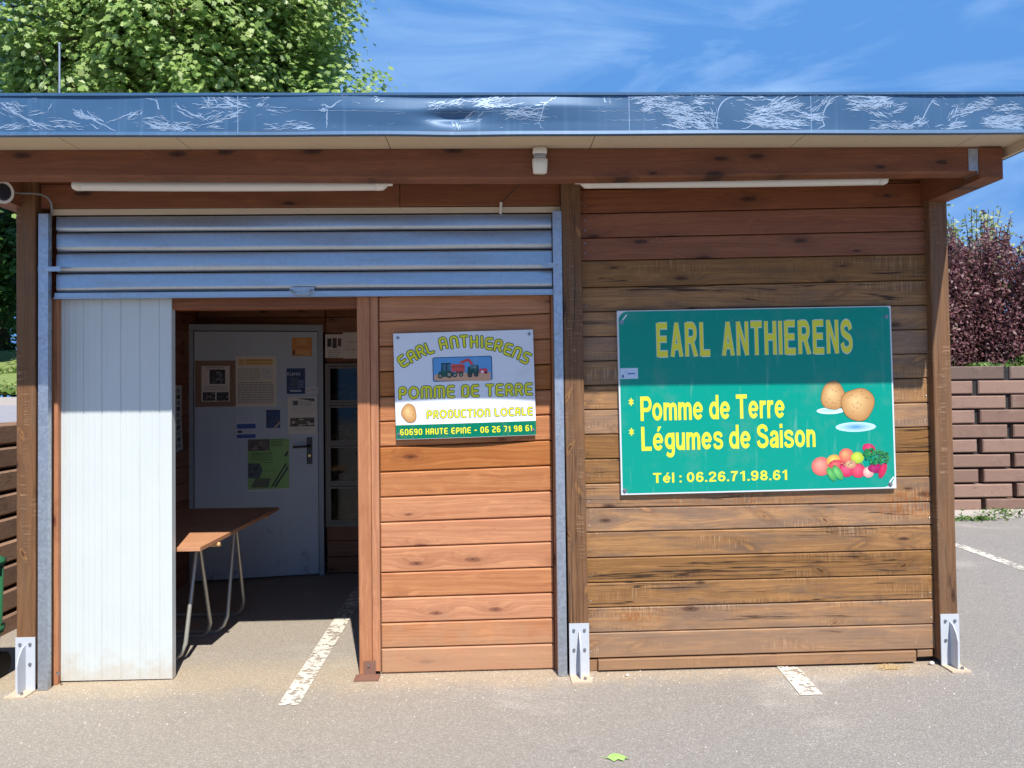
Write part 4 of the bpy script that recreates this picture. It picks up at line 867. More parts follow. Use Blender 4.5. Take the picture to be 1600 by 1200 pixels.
# ------------------------------------------------------------------ trestle table
TZ = .715; TR_ = empty('trestle_table', (-2.1, 1.2, gz(-2.1)), 'plywood topped trestle table with grey tube legs just inside the opening', 'table')
TI = Matrix.Translation((2.1, -1.2, -gz(-2.1)))
def tb(mb, name, m, par):
    o = mb.build(name, m); o.data.transform(TI); o.parent = par; return o
b = MB(); b.hexa([(-2.33, .19, TZ-.022), (-1.653, .19, TZ-.022), (-1.653, .19, TZ), (-2.33, .19, TZ), (-2.36, 1.62, TZ-.022), (-1.61, 1.62, TZ-.022), (-1.61, 1.62, TZ), (-2.36, 1.62, TZ)], 0, 1, .5, .002)
top = tb(b, 'tabletop', M['ply'], TR_)
for y_ in (.45, 1.42): b = MB(); b.cyl((-2.3, y_, TZ-.036), (-1.632, y_, TZ-.036), .013, None, 10); tb(b, 'underside_bar', M['plytrim'], top)
for y0_ in (.585, 1.085):
    zt = TZ-.035; gz_ = gz(-1.8)+.012; t_ = MB()
    for sg in (-1, 1):
        yf = y0_+sg*.225 if y0_ < 1 else y0_+sg*.19; xr, xl = -1.815 if y0_ < 1 else -1.755, -2.36; yt = y0_+sg*.012
        pth = [(xr, yt, zt), (xr, yt+(yf-yt)*.5, gz_+(zt-gz_)*.5), (xr, yt+(yf-yt)*.86, gz_+(zt-gz_)*.14)]
        pth += [(xr-.02, yt+(yf-yt)*.95, gz_+.035), (xr-.06, yf, gz_), (xl+.06, yf, gz_), (xl+.02, yt+(yf-yt)*.95, gz_+.035), (xl, yt+(yf-yt)*.86, gz_+(zt-gz_)*.14), (xl, yt, zt)]
        t_.tube(pth, .0125, 10)
    t_.cyl((xl, y0_, zt+.004), (xr, y0_, zt+.004), .0135, None, 10)
    tb(t_, 'trestle', M['tube'], TR_)

# ------------------------------------------------------------------ fittings under the eaves
def tube_light(label, pa, pb, Y, plug_right, sagv):
    a_, b_ = P(*pa, Y), P(*pb, Y); ln = (b_-a_).length
    fr = Frame((a_+b_)/2, b_-a_, Vector((0, 0, 1)))
    o = empty('tube_light', None, label, 'lamp', 'tube lamps under the eaves', fr.M)
    h = ln/2; n_ = 12; cap_ = .042; ctr = lambda x: -sagv*(1-(x/h)**2)
    b = MB(); vs = []; sec = [(math.cos(t_)*.028, math.sin(t_)*.0255) for t_ in [2*math.pi*i/14 for i in range(14)]]
    for i in range(n_+1):
        x = -h+cap_+(2*h-2*cap_)*i/n_
        vs += [(x, y, z+ctr(x)) for y, z in sec]
    b.add(vs, [(i*14+k_, i*14+(k_+1) % 14, (i+1)*14+(k_+1) % 14, (i+1)*14+k_) for i in range(n_) for k_ in range(14)], smooth=True); b.build('diffuser', M['diffuser'], o)
    b = MB(); b.hexa([(-h+.02, -.02, .017), (h-.02, -.02, .017), (h-.02, -.02, .026), (-h+.02, -.02, .026), (-h+.02, .024, .017), (h-.02, .024, .017), (h-.02, .024, .026), (-h+.02, .024, .026)]); b.box((-h*.72, -.012, .0265), (-h*.72+.05, .02, .034)); b.box((h*.72, -.012, .0265), (h*.72+.05, .02, .034)); b.build('housing', M['white_plastic'], o)
    for sg in (-1, 1):
        b = MB(); pl = (sg > 0) == plug_right; vs = []
        prof_ = [(h-cap_-.012, 1.04), (h-cap_+.01, 1.05), (h-.012, .98), (h, .6)] if pl else [(h-cap_-.012, 1.04), (h-.02, 1.04), (h-.006, .8), (h, .35)]
        for x, s_ in prof_: vs += [((x+(z*.5 if pl else 0))*sg, y*s_, z*s_+ctr(x)*.2) for y, z in sec]
        b.add(vs, [(i*14+k_, i*14+(k_+1) % 14, (i+1)*14+(k_+1) % 14, (i+1)*14+k_) for i in range(3) for k_ in range(14)]+[tuple(range(42, 56)), tuple(range(14))], smooth=True)
        if pl: b.cyl((sg*(h-.005), 0, .006), (sg*(h+.024), 0, .006), .010, None, 10)
        b.build('end_cap', M['white_plastic'], o)
    return o
tube_light('long white tube lamp above the roller shutter', (113, 290), (606, 289.5), -.3, True, .004)
tube_light('long white tube lamp above the green sign', (906, 286.5), (1387, 281), -.3, False, .004)

SO = P(843, 252, -.46); SN = empty('motion_sensor', SO, 'white motion sensor fixed on the front beam', 'sensor')
def lofted(mb, secs, mi=0):
    """secs: list of (z, half width, front y, back y)"""
    vs = []; n_ = 12
    for z, hw, yf, yb in secs:
        ym, ry = (yf+yb)/2, (yb-yf)/2
        for i in range(n_):
            t_ = 2*math.pi*(i+.5)/n_; c_, s_ = math.cos(t_), math.sin(t_); e_ = .55
            vs.append((hw*math.copysign(abs(c_)**e_, c_), ym+ry*math.copysign(abs(s_)**e_, s_), z))
    m_ = len(secs); mb.add(vs, [(j*n_+i, j*n_+(i+1) % n_, (j+1)*n_+(i+1) % n_, (j+1)*n_+i) for j in range(m_-1) for i in range(n_)]+[tuple(range(n_))[::-1], tuple(range((m_-1)*n_, m_*n_))], mi, smooth=True)
b = MB(); lofted(b, [(-.066, .028, -.03, -.004), (-.062, .034, -.04, 0), (-.02, .0375, -.052, 0), (.0, .038, -.05, 0), (.006, .034, -.036, 0)]); b.build('housing', M['white_plastic'], SN)
b = MB(); lofted(b, [(.004, .030, -.047, -.004), (.014, .031, -.046, -.004), (.03, .029, -.038, -.004)]); b.build('sensor_lens', plain('milky_grey_lens', lin((158, 160, 162)), .3), SN)
b = MB(); lofted(b, [(.028, .034, -.046, 0), (.034, .036, -.05, 0), (.056, .034, -.044, 0), (.066, .024, -.03, 0)]); b.build('hood', M['white_plastic'], SN)

CP = P(6, 299, -.2); CM = empty('security_camera', CP, 'white round camera with dark lens hanging at the left eaves', 'camera')
b = MB(); ax = Vector((.8, -.35, -.12)).normalized(); c0 = Vector((-.07, 0, .0)); b.cyl(c0, c0+ax*.10, .054, .058, 24); b.tube([(-.07, .02, .03), (-.075, .03, .12), (-.075, .03, SOF-CP.z)], .014, 10); b.build('housing', M['white_plastic'], CM)
b = MB(); b.cyl(c0+ax*.1005, c0+ax*.107, .044, .036, 24); b.build('lens', M['lens'], CM)
b = MB(); pp = [P(22, 300, -.1), P(32, 302, -.03), P(50, 302, -.02), P(65, 304, -.015), P(75, 309, -.012), P(80, 317, 0), P(81, 326, .02), P(80, 338, .035)]; b.tube(pp, .0055, 8); tag(b.build('cable', M['grey_plastic']), 'grey cable curving from the camera to the left rail', 'cable')
b = MB(); pp = [P(782, 334, .03), P(783, 316, .03)]; b.tube(pp, .0075, 8); b.tube([P(783, 317, .03), P(800, 299, -.02), P(818, 283, -.2)], .0025, 6, 1)
tag(b.build('cable_conduit', [M['white_plastic'], M['black_plastic']]), 'short white conduit with thin wire above the shutter', 'cable')

# ------------------------------------------------------------------ big green sign
def sign_frame(c, Y):
    q = [P(*p, Y) for p in c]; o = (q[0]+q[1]+q[2]+q[3])/4; x = (q[1]-q[0])+(q[2]-q[3]); z = (q[0]-q[3])+(q[1]-q[2])
    return Frame(o, x, z)
GF = sign_frame([(963.1, 486.4), (1392.1, 477.1), (1399.9, 763.6), (970.9, 772.9)], .03)
Zg = lambda x, y: (940+x/3.3333, 460+y/3.3333)
gu = lambda x, y: GF.uv(*Zg(x, y))
GS = empty('shop_sign', None, 'large green sign with yellow lettering on the weathered boards', 'sign', None, GF.M)
hw, hh = gu(1520, 550)[0], gu(800, 72)[1]; hw = abs(gu(90, 560)[0]+0)*.5+hw*.5; hh = (abs(gu(800, 1028)[1])+hh)/2
b = MB(); b.box((-hw, -.003, -hh), (hw, .017, hh), colr=lin((206, 212, 218)), bev=.001)
pad = .009; nc = 8; pts = []
def rrect(u0, v0, u1, v1, rr):
    out = []
    for (cx, cy, a0, r_c) in ((u1, v0, -90, rr[0]), (u1, v1, 0, rr[1]), (u0, v1, 90, rr[2]), (u0, v0, 180, rr[3])):
        ccx = cx-r_c if cx == u1 else cx+r_c; ccy = cy+r_c if cy == v0 else cy-r_c
        out += [(ccx+r_c*math.cos(R(a0+90*i/nc)), ccy+r_c*math.sin(R(a0+90*i/nc))) for i in range(nc+1)]
    return out
b.poly2(rrect(-hw+pad, -hh+pad, hw-pad, hh-pad*.6, (.065, .02, .05, .035)), .0036, lin((0, 146, 128)))
b.build('panel', M['vinyl'], GS)
YL, WH = lin((228, 222, 62)), lin((206, 222, 210))
def cat(pts, n=6):
    """smooth curve through the points"""
    p = [Vector(q) for q in pts]; p = [p[0]*2-p[1]]+p+[p[-1]*2-p[-2]]; out = []
    for i in range(1, len(p)-2):
        for j in range(n):
            t_ = j/n; a_, b_, c_, d_ = p[i-1:i+3]
            out.append(.5*((2*b_)+(c_-a_)*t_+(2*a_-5*b_+4*c_-d_)*t_**2+(3*b_-a_-3*c_+d_)*t_**3))
    return out+[p[-2]]
def ell(cx, cy, rx, ry, a0=0, a1=360, n=26): return [Vector((cx+rx*math.cos(R(a0+(a1-a0)*i/n)), cy+ry*math.sin(R(a0+(a1-a0)*i/n)))) for i in range(n+1)]
box_ = lambda x0, y0, x1, y1: ('p', [(x0, y0), (x1, y0), (x1, y1), (x0, y1)])
S_ = [(.585, .70), (.53, .85), (.34, .915), (.15, .85), (.11, .72), (.17, .60), (.36, .515), (.54, .44), (.60, .29), (.54, .15), (.34, .085), (.14, .15), (.07, .31)]
bowl = lambda cx, cy, r_: [Vector((.1, cy+r_)), Vector((cx, cy+r_))]+ell(cx, cy, r_*.9, r_, 90, -90, 12)[1:]+[Vector((.1, cy-r_))]
six = [('s', cat([(.54, .74), (.46, .88), (.32, .915), (.16, .80), (.095, .45)]), .17), ('s', ell(.315, .32, .222, .235), .17)]
flip = lambda it, w_: [(k_, [Vector((w_-q[0], 1-q[1])) for q in pts], *r_) for k_, pts, *r_ in it]
ee = [('s', ell(.31, .365, .222, .28, 2, 325), .17), box_(.14, .305, .56, .43)]
SG = {'E': ([box_(0, 0, .19, 1), box_(.1, .83, .64, 1), box_(.1, .44, .60, .60), box_(.1, 0, .66, .17)], .68),
 'A': ([('p', [(0, 0), (.2, 0), (.45, 1), (.27, 1)]), ('p', [(.53, 0), (.73, 0), (.46, 1), (.28, 1)]), box_(.14, .21, .59, .37)], .73),
 'R': ([box_(0, 0, .19, 1), ('s', bowl(.40, .70, .215), .17), ('p', [(.30, .44), (.50, .44), (.74, 0), (.52, 0)])], .73),
 'P': ([box_(0, 0, .19, 1), ('s', bowl(.40, .68, .235), .17)], .64),
 'L': ([box_(0, 0, .19, 1), box_(.1, 0, .60, .17)], .60), 'N': ([box_(0, 0, .18, 1), box_(.52, 0, .70, 1), ('p', [(.02, 1), (.19, 1), (.68, 0), (.51, 0)])], .70),
 'T': ([box_(0, .83, .68, 1), box_(.245, 0, .435, .9)], .68), 'H': ([box_(0, 0, .19, 1), box_(.51, 0, .70, 1), box_(.1, .44, .6, .61)], .70), 'I': ([box_(0, 0, .19, 1)], .19),
 'S': ([('s', cat(S_), .175)], .67), 's': ([('s', [Vector((q.x*.84, q.y*.73)) for q in cat(S_)], .15)], .56),
 'o': ([('s', ell(.31, .365, .222, .28), .17)], .62), 'e': (ee, .62), 'é': (ee+[('p', [(.26, .79), (.36, .79), (.52, 1), (.33, 1)])], .62),
 'm': ([box_(0, 0, .17, .73), ('s', cat([(.09, .40), (.13, .56), (.27, .645), (.39, .58), (.415, .44), (.415, 0)]), .17), ('s', cat([(.415, .40), (.45, .56), (.59, .645), (.71, .58), (.74, .44), (.74, 0)]), .17)], .825),
 'n': ([box_(0, 0, .17, .73), ('s', cat([(.09, .40), (.14, .56), (.29, .645), (.42, .58), (.45, .44), (.45, 0)]), .17)], .535),
 'u': ([box_(.365, 0, .535, .73), ('s', cat([(.085, .73), (.085, .28), (.12, .14), (.25, .085), (.39, .16), (.44, .32)]), .17)], .535),
 'r': ([box_(0, 0, .17, .73), ('s', cat([(.09, .36), (.13, .55), (.24, .64), (.38, .625)]), .17)], .38),
 'd': ([('s', ell(.305, .365, .215, .28), .17), box_(.42, 0, .59, 1)], .59),
 'g': ([('s', ell(.305, .385, .215, .26), .17), ('s', cat([(.505, .73), (.505, .3), (.505, -.02), (.45, -.17), (.29, -.215), (.11, -.13)]), .17)], .59),
 'a': ([('s', cat([(.10, .50), (.16, .61), (.29, .65), (.42, .60), (.455, .46), (.455, 0)]), .165), ('s', cat([(.44, .40), (.25, .36), (.11, .29), (.10, .15), (.21, .08), (.36, .13), (.44, .27)]), .15)], .54),
 'i': ([box_(0, 0, .17, .73), box_(0, .83, .17, 1)], .17), 'l': ([box_(0, 0, .17, 1)], .17), ':': ([box_(0, 0, .17, .17), box_(0, .52, .17, .69)], .17), '.': ([box_(0, 0, .17, .17)], .17),
 '0': ([('s', ell(.31, .5, .222, .415), .17)], .62), '6': (six, .62), '9': (flip(six, .62), .62),
 '2': ([('s', cat([(.09, .68), (.14, .85), (.32, .915), (.48, .85), (.53, .69), (.42, .48), (.21, .28), (.12, .1)]), .17), box_(.03, 0, .61, .17)], .62),
 '7': ([box_(.03, .83, .60, 1), ('s', cat([(.51, .88), (.34, .6), (.25, .3), (.22, 0)]), .17)], .62), '1': ([box_(.24, 0, .42, 1), ('p', [(.04, .66), (.26, .80), (.26, 1.0), (.22, .92), (.04, .82)])], .5),
 '8': ([('s', ell(.31, .715, .19, .2), .165), ('s', ell(.31, .285, .222, .2), .17)], .62)}
def set_text(mb, tx, x0, x1, yb, yt, c, gap=.12, space=.28, outline=None, ow=.09):
    a0 = gu(x0, yb); a1 = gu(x1, yb-(x1-x0)*.0217); cp = gu(x0, yt)[1]-a0[1]; x = 0; adv = []
    for ch in tx:
        if ch == ' ': x += space; continue
        adv.append((ch, x)); x += SG[ch][1]+gap
    sx_ = (a1[0]-a0[0])/(x-gap)
    for pas, (cc, d0) in enumerate([(outline, .0040), (c, .0046)] if outline else [(c, .0042)]):
        ex = ow if outline and pas == 0 else 0.0
        for ch, ax_ in adv:
            tmp = MB()
            for j, it in enumerate(SG[ch][0]):
                dd = d0+.00005*j
                if it[0] == 'p':
                    tmp.poly2(it[1], dd, cc)
                    if ex: ribbon(tmp, [Vector(q) for q in it[1]]+[Vector(it[1][0])], ex, dd+.00002, cc)
                else:
                    pts_ = [Vector(q) for q in it[1]]; m_ = len(pts_)
                    ribbon(tmp, pts_, it[2]+ex, dd, cc, cap=False)
            mb.add([(a0[0]+(ax_+v[0])*sx_, v[1], a0[1]+v[2]*cp) for v in tmp.v], tmp.f, 0, None, .5, cc)
b = MB(); set_text(b, 'EARL', 288, 565, 326, 150, YL, .16, .34, WH, .06); set_text(b, 'ANTHIERENS', 628, 1304, 319, 144, YL, .16, .3, WH, .06)
b.build('heading_lettering', M['vinyl'], GS)
for tx_, q_ in (('Pomme de Terre', (203, 953, 659, 532)), ('Légumes de Saison', (208, 1113, 815, 690)), ('Tél : 06.26.71.98.61', (268, 970, 982, 930))):
    b = MB(); set_text(b, tx_, *q_, YL, .085 if tx_[0] != 'T' else .13, .3); b.build('lettering', M['vinyl'], GS)
for cx, cy in ((153, 560), (155, 716)):
    b = MB(); u_, v_ = gu(cx, cy)
    for i in range(3):
        an = R(90+60*i); L_ = .021; ribbon(b, [Vector((u_-math.cos(an)*L_*.7, v_-math.sin(an)*L_)), Vector((u_+math.cos(an)*L_*.7, v_+math.sin(an)*L_))],   .0068, .0042+.0001*i, YL, cap=False)
    b.build('asterisk', M['vinyl'], GS)
# vegetables printed on the sign; two plain potatoes where the photo has a mascot
s1 = gu(1100, 0)[0]-gu(1000, 0)[0]; U = s1/100   # metres per close-up pixel
b = MB(); dcount = [0]
def blob(x, y, rx, ry, ci, co, rot=0, off=(-.25, .3)):
    dcount[0] += 1; u_, v_ = gu(x, y); b.ell2(u_, v_, rx*U, ry*U, .0040+.00006*dcount[0], lin(ci), lin(co), rot, 22, off)
blob(1190, 606, 72, 17, (150, 200, 226), (206, 232, 240)); blob(1322, 690, 105, 25, (64, 140, 206), (190, 224, 238), 0, (0, 0))
def spud(mb, q, to, unit, rx, ry, d, seed):
    u_, v_ = to(*q); rg = random.Random(seed); p1, p2, p3 = [rg.uniform(0, 6) for _ in range(3)]; n_ = 40
    rad = lambda t_: 1+.07*math.sin(2*t_+p1)+.05*math.sin(3*t_+p2)+.02*math.sin(5*t_+p3)
    for k_, (sc, ci, co) in enumerate(((1.03, (112, 76, 46), (112, 76, 46)), (1, (226, 190, 134), (176, 128, 76)))):
        vs = [(u_-.2*rx*unit, -d-.00008*k_, v_+.25*ry*unit)]+[(u_+rx*unit*sc*rad(t_)*math.cos(t_), -d-.00008*k_, v_+ry*unit*sc*rad(t_)*math.sin(t_)) for t_ in [2*math.pi*i/n_ for i in range(n_)]]
        mb.add(vs, [(0, 1+i, 1+(i+1) % n_) for i in range(n_)], 0, None, .5, [lin(ci)]+[lin(co)]*n_)
    for j in range(16):
        t_, r_ = rg.uniform(0, 6.28), math.sqrt(rg.random())*.8; mb.ell2(u_+rx*unit*r_*math.cos(t_), v_+ry*unit*r_*math.sin(t_), rx*unit*rg.uniform(.03, .08), ry*unit*rg.uniform(.015, .04), d+.0002+.00001*j, lin((150, 106, 64)), lin((168, 122, 76)), rg.uniform(-.6, .6), 8)
spud(b, (1204, 528), gu, U, 58, 78, .0044, 3); spud(b, (1333, 572), gu, U, 80, 88, .0048, 8); dcount[0] += 12
blob(1142, 895, 50, 48, (240, 160, 140), (214, 92, 92)); blob(1210, 868, 40, 34, (238, 202, 110), (206, 150, 66)); blob(1222, 890, 42, 30, (226, 104, 112), (196, 56, 74))
blob(1272, 838, 38, 36, (240, 168, 112), (208, 84, 84)); blob(1330, 850, 34, 30, (206, 222, 84), (150, 182, 52)); blob(1390, 802, 34, 25, (216, 60, 112), (184, 36, 84), -.3)
blob(1275, 912, 40, 38, (226, 96, 128), (184, 40, 82)); blob(1335, 918, 38, 36, (228, 96, 118), (196, 52, 84)); blob(1295, 885, 30, 22, (220, 190, 150), (180, 120, 100)); blob(1387, 926, 28, 28, (240, 208, 192), (214, 140, 142))
blob(1428, 905, 44, 24, (176, 40, 108), (140, 22, 80)); blob(1462, 916, 18, 42, (216, 44, 96), (176, 26, 72), -.4); blob(1195, 935, 20, 40, (112, 190, 108), (56, 142, 74), .5); blob(1228, 928, 20, 42, (126, 200, 116), (62, 148, 78), .55)
for i in range(70):
    a_ = random.uniform(0, 6.28); q = math.sqrt(random.random()); blob(1425+66*q*math.cos(a_), 842+42*q*math.sin(a_)+10*math.cos(a_), random.uniform(5, 11), random.uniform(4, 9), random.choice(((34, 130, 74), (20, 96, 56), (58, 160, 92), (14, 72, 44))), random.choice(((24, 110, 62), (40, 140, 78))))
for i in range(14): blob(1255+random.gauss(0, 46), 880+random.gauss(0, 8), 6, 2, (206, 180, 132), (150, 110, 72), random.uniform(-1, 1))
b.build('printed_picture', M['vinyl'], GS)
b = MB(); a0, a1 = gu(97, 441), gu(188, 383); b.rect2(a0[0], a0[1], a1[0], a1[1], .0042, lin((196, 214, 232))); a0, a1 = gu(135, 417), gu(174, 409); text2(b, 'SIGNS', a0[0], a1[0], a0[1], a1[1]-a0[1], .0046, lin((60, 120, 180))) if False else b.rect2(a0[0], a0[1], a1[0], a1[1], .0046, lin((70, 126, 186)))
a0, a1 = gu(105, 434), gu(116, 420); b.rect2(a0[0], a0[1], a1[0], a1[1], .0046, lin((80, 120, 170))); u_, v_ = gu(128, 405); ribbon(b, [Vector((u_-.006, v_-.004)), Vector((u_-.001, v_+.003)), Vector((u_+.006, v_-.001))], .002, .0047, lin((70, 126, 186)))
b.build('sticker', M['vinyl'], GS)
b = MB()
for x, y in ((103, 145), (1480, 116), (1502, 988), (120, 1022)):
    u_, v_ = gu(x, y); b = MB(); b.cyl((u_, -.003, v_), (u_, -.006, v_), .012, None, 14); b.cyl((u_, -.006, v_), (u_, -.012, v_), .0075, .006, 6); b.build('screw', M['screw'], GS)
# lifted vinyl corners and creases: white backing showing
b = MB()
for x, y, an in ((118, 122, .9), (1508, 965, .9)):
    u_, v_ = gu(x, y); b = MB(); ribbon(b, [Vector((u_-.018*math.cos(an), v_-.018*math.sin(an))), Vector((u_, v_)), Vector((u_+.018*math.cos(an), v_+.018*math.sin(an)))], .008, .0046, lin((214, 218, 220))); b.build('peeled_corner', M['vinyl'], GS)

# ------------------------------------------------------------------ white sign
WSF = sign_frame([(614.1, 521.1), (832.9, 515), (838, 679.5), (618.9, 687.2)], .075)
Zw = lambda x, y: (590+x/5.715, 490+y/5.715)
wu = lambda x, y: WSF.uv(*Zw(x, y))
WS = empty('shop_sign', None, 'white sign with yellow rounded lettering and farm machine picture on the ruddy boards', 'sign', None, WSF.M)
hw = (wu(1402, 620)[0]-wu(151, 640)[0])/2; hh = (wu(780, 160)[1]-wu(780, 1106)[1])/2
bow = lambda v: (v[0], v[1]-.02*max(0, 1-(v[0]/hw)**2)*((hh-v[2])/(2*hh))**1.3+.004, v[2])
b = MB(); nu, nv = 16, 12
for d_, flip in ((.0, 0), (-.003, 1)):
    vs = [(u, -d_, v) for v in np.linspace(-hh, hh, nv+1) for u in np.linspace(-hw, hw, nu+1)]
    fs = [(j*(nu+1)+i, j*(nu+1)+i+1, (j+1)*(nu+1)+i+1, (j+1)*(nu+1)+i) for j in range(nv) for i in range(nu)]
    b.add(vs, [q[::-1] for q in fs] if flip else fs, 0, None, .5, lin((222, 226, 234)), True)
us = np.linspace(-hw, hw, nu+1); vg = wu(780, 978)[1]
vs = [(u, -.0008, v) for v in (-hh+.002, -hh+.05, vg) for u in us]; b.add(vs, [(j*(nu+1)+i, j*(nu+1)+i+1, (j+1)*(nu+1)+i+1, (j+1)*(nu+1)+i) for j in range(2) for i in range(nu)], 0, None, .5, lin((0, 112, 84)))
b.build('panel', M['vinyl'], WS, bow)
YW, OL = lin((232, 224, 40)), lin((52, 92, 50))
b = MB(); D0 = .0016
arcl = [('E', 225, 425, 33), ('A', 305, 380, 27), ('R', 383, 335, 22), ('L', 462, 308, 18), ('A', 585, 265, 10), ('N', 683, 255, 7), ('T', 772, 247, 1), ('H', 862, 250, -1), ('I', 931, 252, -3), ('E', 995, 268, -8), ('R', 1078, 285, -13), ('E', 1165, 318, -20), ('N', 1245, 350, -26), ('S', 1325, 395, -32)]
wm = (wu(1100, 0)[0]-wu(1000, 0)[0])/100
for ch, x, y, an in arcl:
    u_, v_ = wu(x, y); wd_ = GL[ch][1]; H_ = 92*wm; ca, sa = math.cos(R(an+1.5)), math.sin(R(an+1.5))
    glyph2(b, ch, lambda p, q: (u_+((p-wd_/2)*ca-(q-.5)*sa)*H_, v_+((p-wd_/2)*sa+(q-.5)*ca)*H_), H_, .19, D0, YW, OL, .14)
b.build('arched_lettering', M['vinyl'], WS, bow)
def wtext(tx, x0, x1, yb, yt, w_, c, oc=None, ow=0, gap=.42, space=.5):
    b = MB()
    a0 = wu(x0, yb); a1 = wu(x1, yb-(x1-x0)*.028); h_ = wu(x0, yt)[1]-a0[1]
    stroke_text(b, tx, a0[0], a1[0], a0[1], h_, w_, D0, c, oc, ow, gap, space); b.build('lettering', M['vinyl'], WS, bow)
wtext('POMME DE TERRE', 200, 1375, 757, 664, .2, YW, OL, .12, .4, .5)
wtext('PRODUCTION LOCALE', 447, 1380, 932, 870, .17, YW, OL, .15, .42, .5)
wtext('60690 HAUTE EPINE - 06 26 71 98 61', 207, 1375, 1083, 1037, .2, YW, None, 0, .45, .55)
# framed picture of harvesters, small plain potato
b = MB()
def wr(x0, y0, x1, y1, d_, c): a0, a1 = wu(x0, y1), wu(x1, y0); b.rect2(a0[0], a0[1], a1[0], a1[1], d_, lin(c))
def wp(pts, d_, c): b.poly2([wu(*q) for q in pts], d_, lin(c))
def wrr(x0, y0, x1, y1, r_, d_, c):
    a0, a1 = wu(x0, y1), wu(x1, y0); pts = rrect(a0[0], a0[1], a1[0], a1[1], (r_,)*4); cu_, cv_ = (a0[0]+a1[0])/2, (a0[1]+a1[1])/2
    b.add([(cu_, -d_, cv_)]+[(p_, -d_, q_) for p_, q_ in pts], [(0, 1+i, 1+(i+1) % len(pts)) for i in range(len(pts))], 0, None, .5, lin(c))
wrr(495, 376, 1020, 610, .012, .0014, (30, 72, 110)); wrr(502, 382, 1013, 604, .010, .0018, (96, 156, 210))
wp([(506, 552), (560, 530), (700, 528), (1008, 520), (1010, 590), (990, 600), (520, 600), (506, 588)], .0022, (206, 160, 128))
zz = [.0024]
def wq(pts, c): zz[0] += .00004; wp(pts, zz[0], c)
def wc(x, y, r_, c, c2=None): zz[0] += .00004; u_, v_ = wu(x, y); b.ell2(u_, v_, r_*wm, r_*wm, zz[0], lin(c), lin(c2 or c), 0, 16, (0, 0))
wq([(656, 452), (776, 450), (780, 515), (660, 520)], (206, 88, 76)); wq([(656, 470), (778, 468), (778, 478), (656, 480)], (160, 70, 66)); wq([(700, 515), (770, 513), (766, 530), (704, 534)], (120, 70, 66))
wq([(566, 520), (575, 450), (650, 446), (652, 520)], (70, 112, 130)); wq([(566, 520), (572, 446), (580, 446), (580, 520)], (24, 46, 56)); wq([(610, 520), (612, 446), (620, 446), (622, 520)], (24, 46, 56)); wq([(566, 444), (654, 440), (654, 450), (566, 453)], (24, 52, 66))
wq([(540, 570), (545, 520), (640, 505), (680, 530), (680, 560)], (44, 92, 80))
for x, y, r_ in ((560, 558, 22), (640, 545, 30), (690, 548, 22), (745, 545, 20)): wc(x, y, r_, (120, 128, 112), (36, 40, 38)); wc(x, y, r_*.45, (150, 150, 136))
wq([(800, 535), (806, 480), (850, 455), (900, 462), (905, 535)], (40, 80, 74)); wq([(826, 490), (830, 462), (880, 460), (884, 490)], (90, 120, 130)); wc(825, 548, 22, (84, 92, 84), (30, 34, 34)); wc(880, 545, 20, (84, 92, 84), (30, 34, 34))
wq([(738, 428), (742, 444), (790, 430), (812, 424), (826, 452), (846, 458), (850, 440), (820, 404), (795, 404)], (214, 70, 62)); wq([(735, 430), (760, 420), (764, 438), (740, 446)], (206, 92, 60))
wq([(905, 500), (915, 492), (978, 488), (982, 520), (960, 534), (910, 532)], (206, 72, 92)); wc(935, 520, 13, (226, 220, 214)); wc(968, 526, 12, (110, 60, 66), (50, 30, 34))
spud(b, (282, 890), wu, wm, 68, 80, .0018, 5)
b.build('printed_picture', M['vinyl'], WS, bow)
b = MB()
for x, y in ((180, 216), (1354, 182), (1390, 1038), (192, 1078)):
    u_, v_ = wu(x, y); b = MB(); b.cyl((u_, .0, v_), (u_, -.004, v_), .009, None, 12); b.cyl((u_, -.004, v_), (u_, -.008, v_), .005, .004, 6); b.build('screw', M['screw'], WS, bow)

# ------------------------------------------------------------------ green bin at the left edge
BN = empty('waste_bin', (-2.948, .06, gz(-2.9)), 'green plastic bin standing left of the left post', 'bin')
b = MB(); lofted(b, [(.05, .2, -.2, .16), (.26, .225, -.22, .18), (.275, .242, -.235, .195), (.30, .242, -.235, .195), (.305, .23, -.225, .185), (.64, .237, -.235, .19)]); b.build('body', M['bin'], BN)
b = MB(); lofted(b, [(.642, .246, -.25, .2), (.665, .248, -.25, .2), (.69, .2, -.19, .16), (.70, .08, -.08, .08)]); b.build('lid', M['bin'], BN)
for sx_ in (-1, 1): b = MB(); b.cyl((sx_*.15, .16, .07), (sx_*.19, .16, .07), .068, None, 20); b.build('wheel', M['rubber'], BN)

# ------------------------------------------------------------------ mast behind the roof
m0 = P(93, 70, 3.4); b = MB(); b.cyl((m0.x, 3.4, 1.36), (m0.x, 3.4, m0.z-.9), .022, None, 10); b.cyl((m0.x, 3.4, m0.z-.9), (m0.x, 3.4, m0.z), .009, .009, 8); b.cyl((m0.x, 3.4, m0.z), (m0.x, 3.4, m0.z+.02), .013, None, 8)
tag(b.build('antenna_mast', M['mast']), 'thin grey mast rising behind the roof before the tree', 'mast')

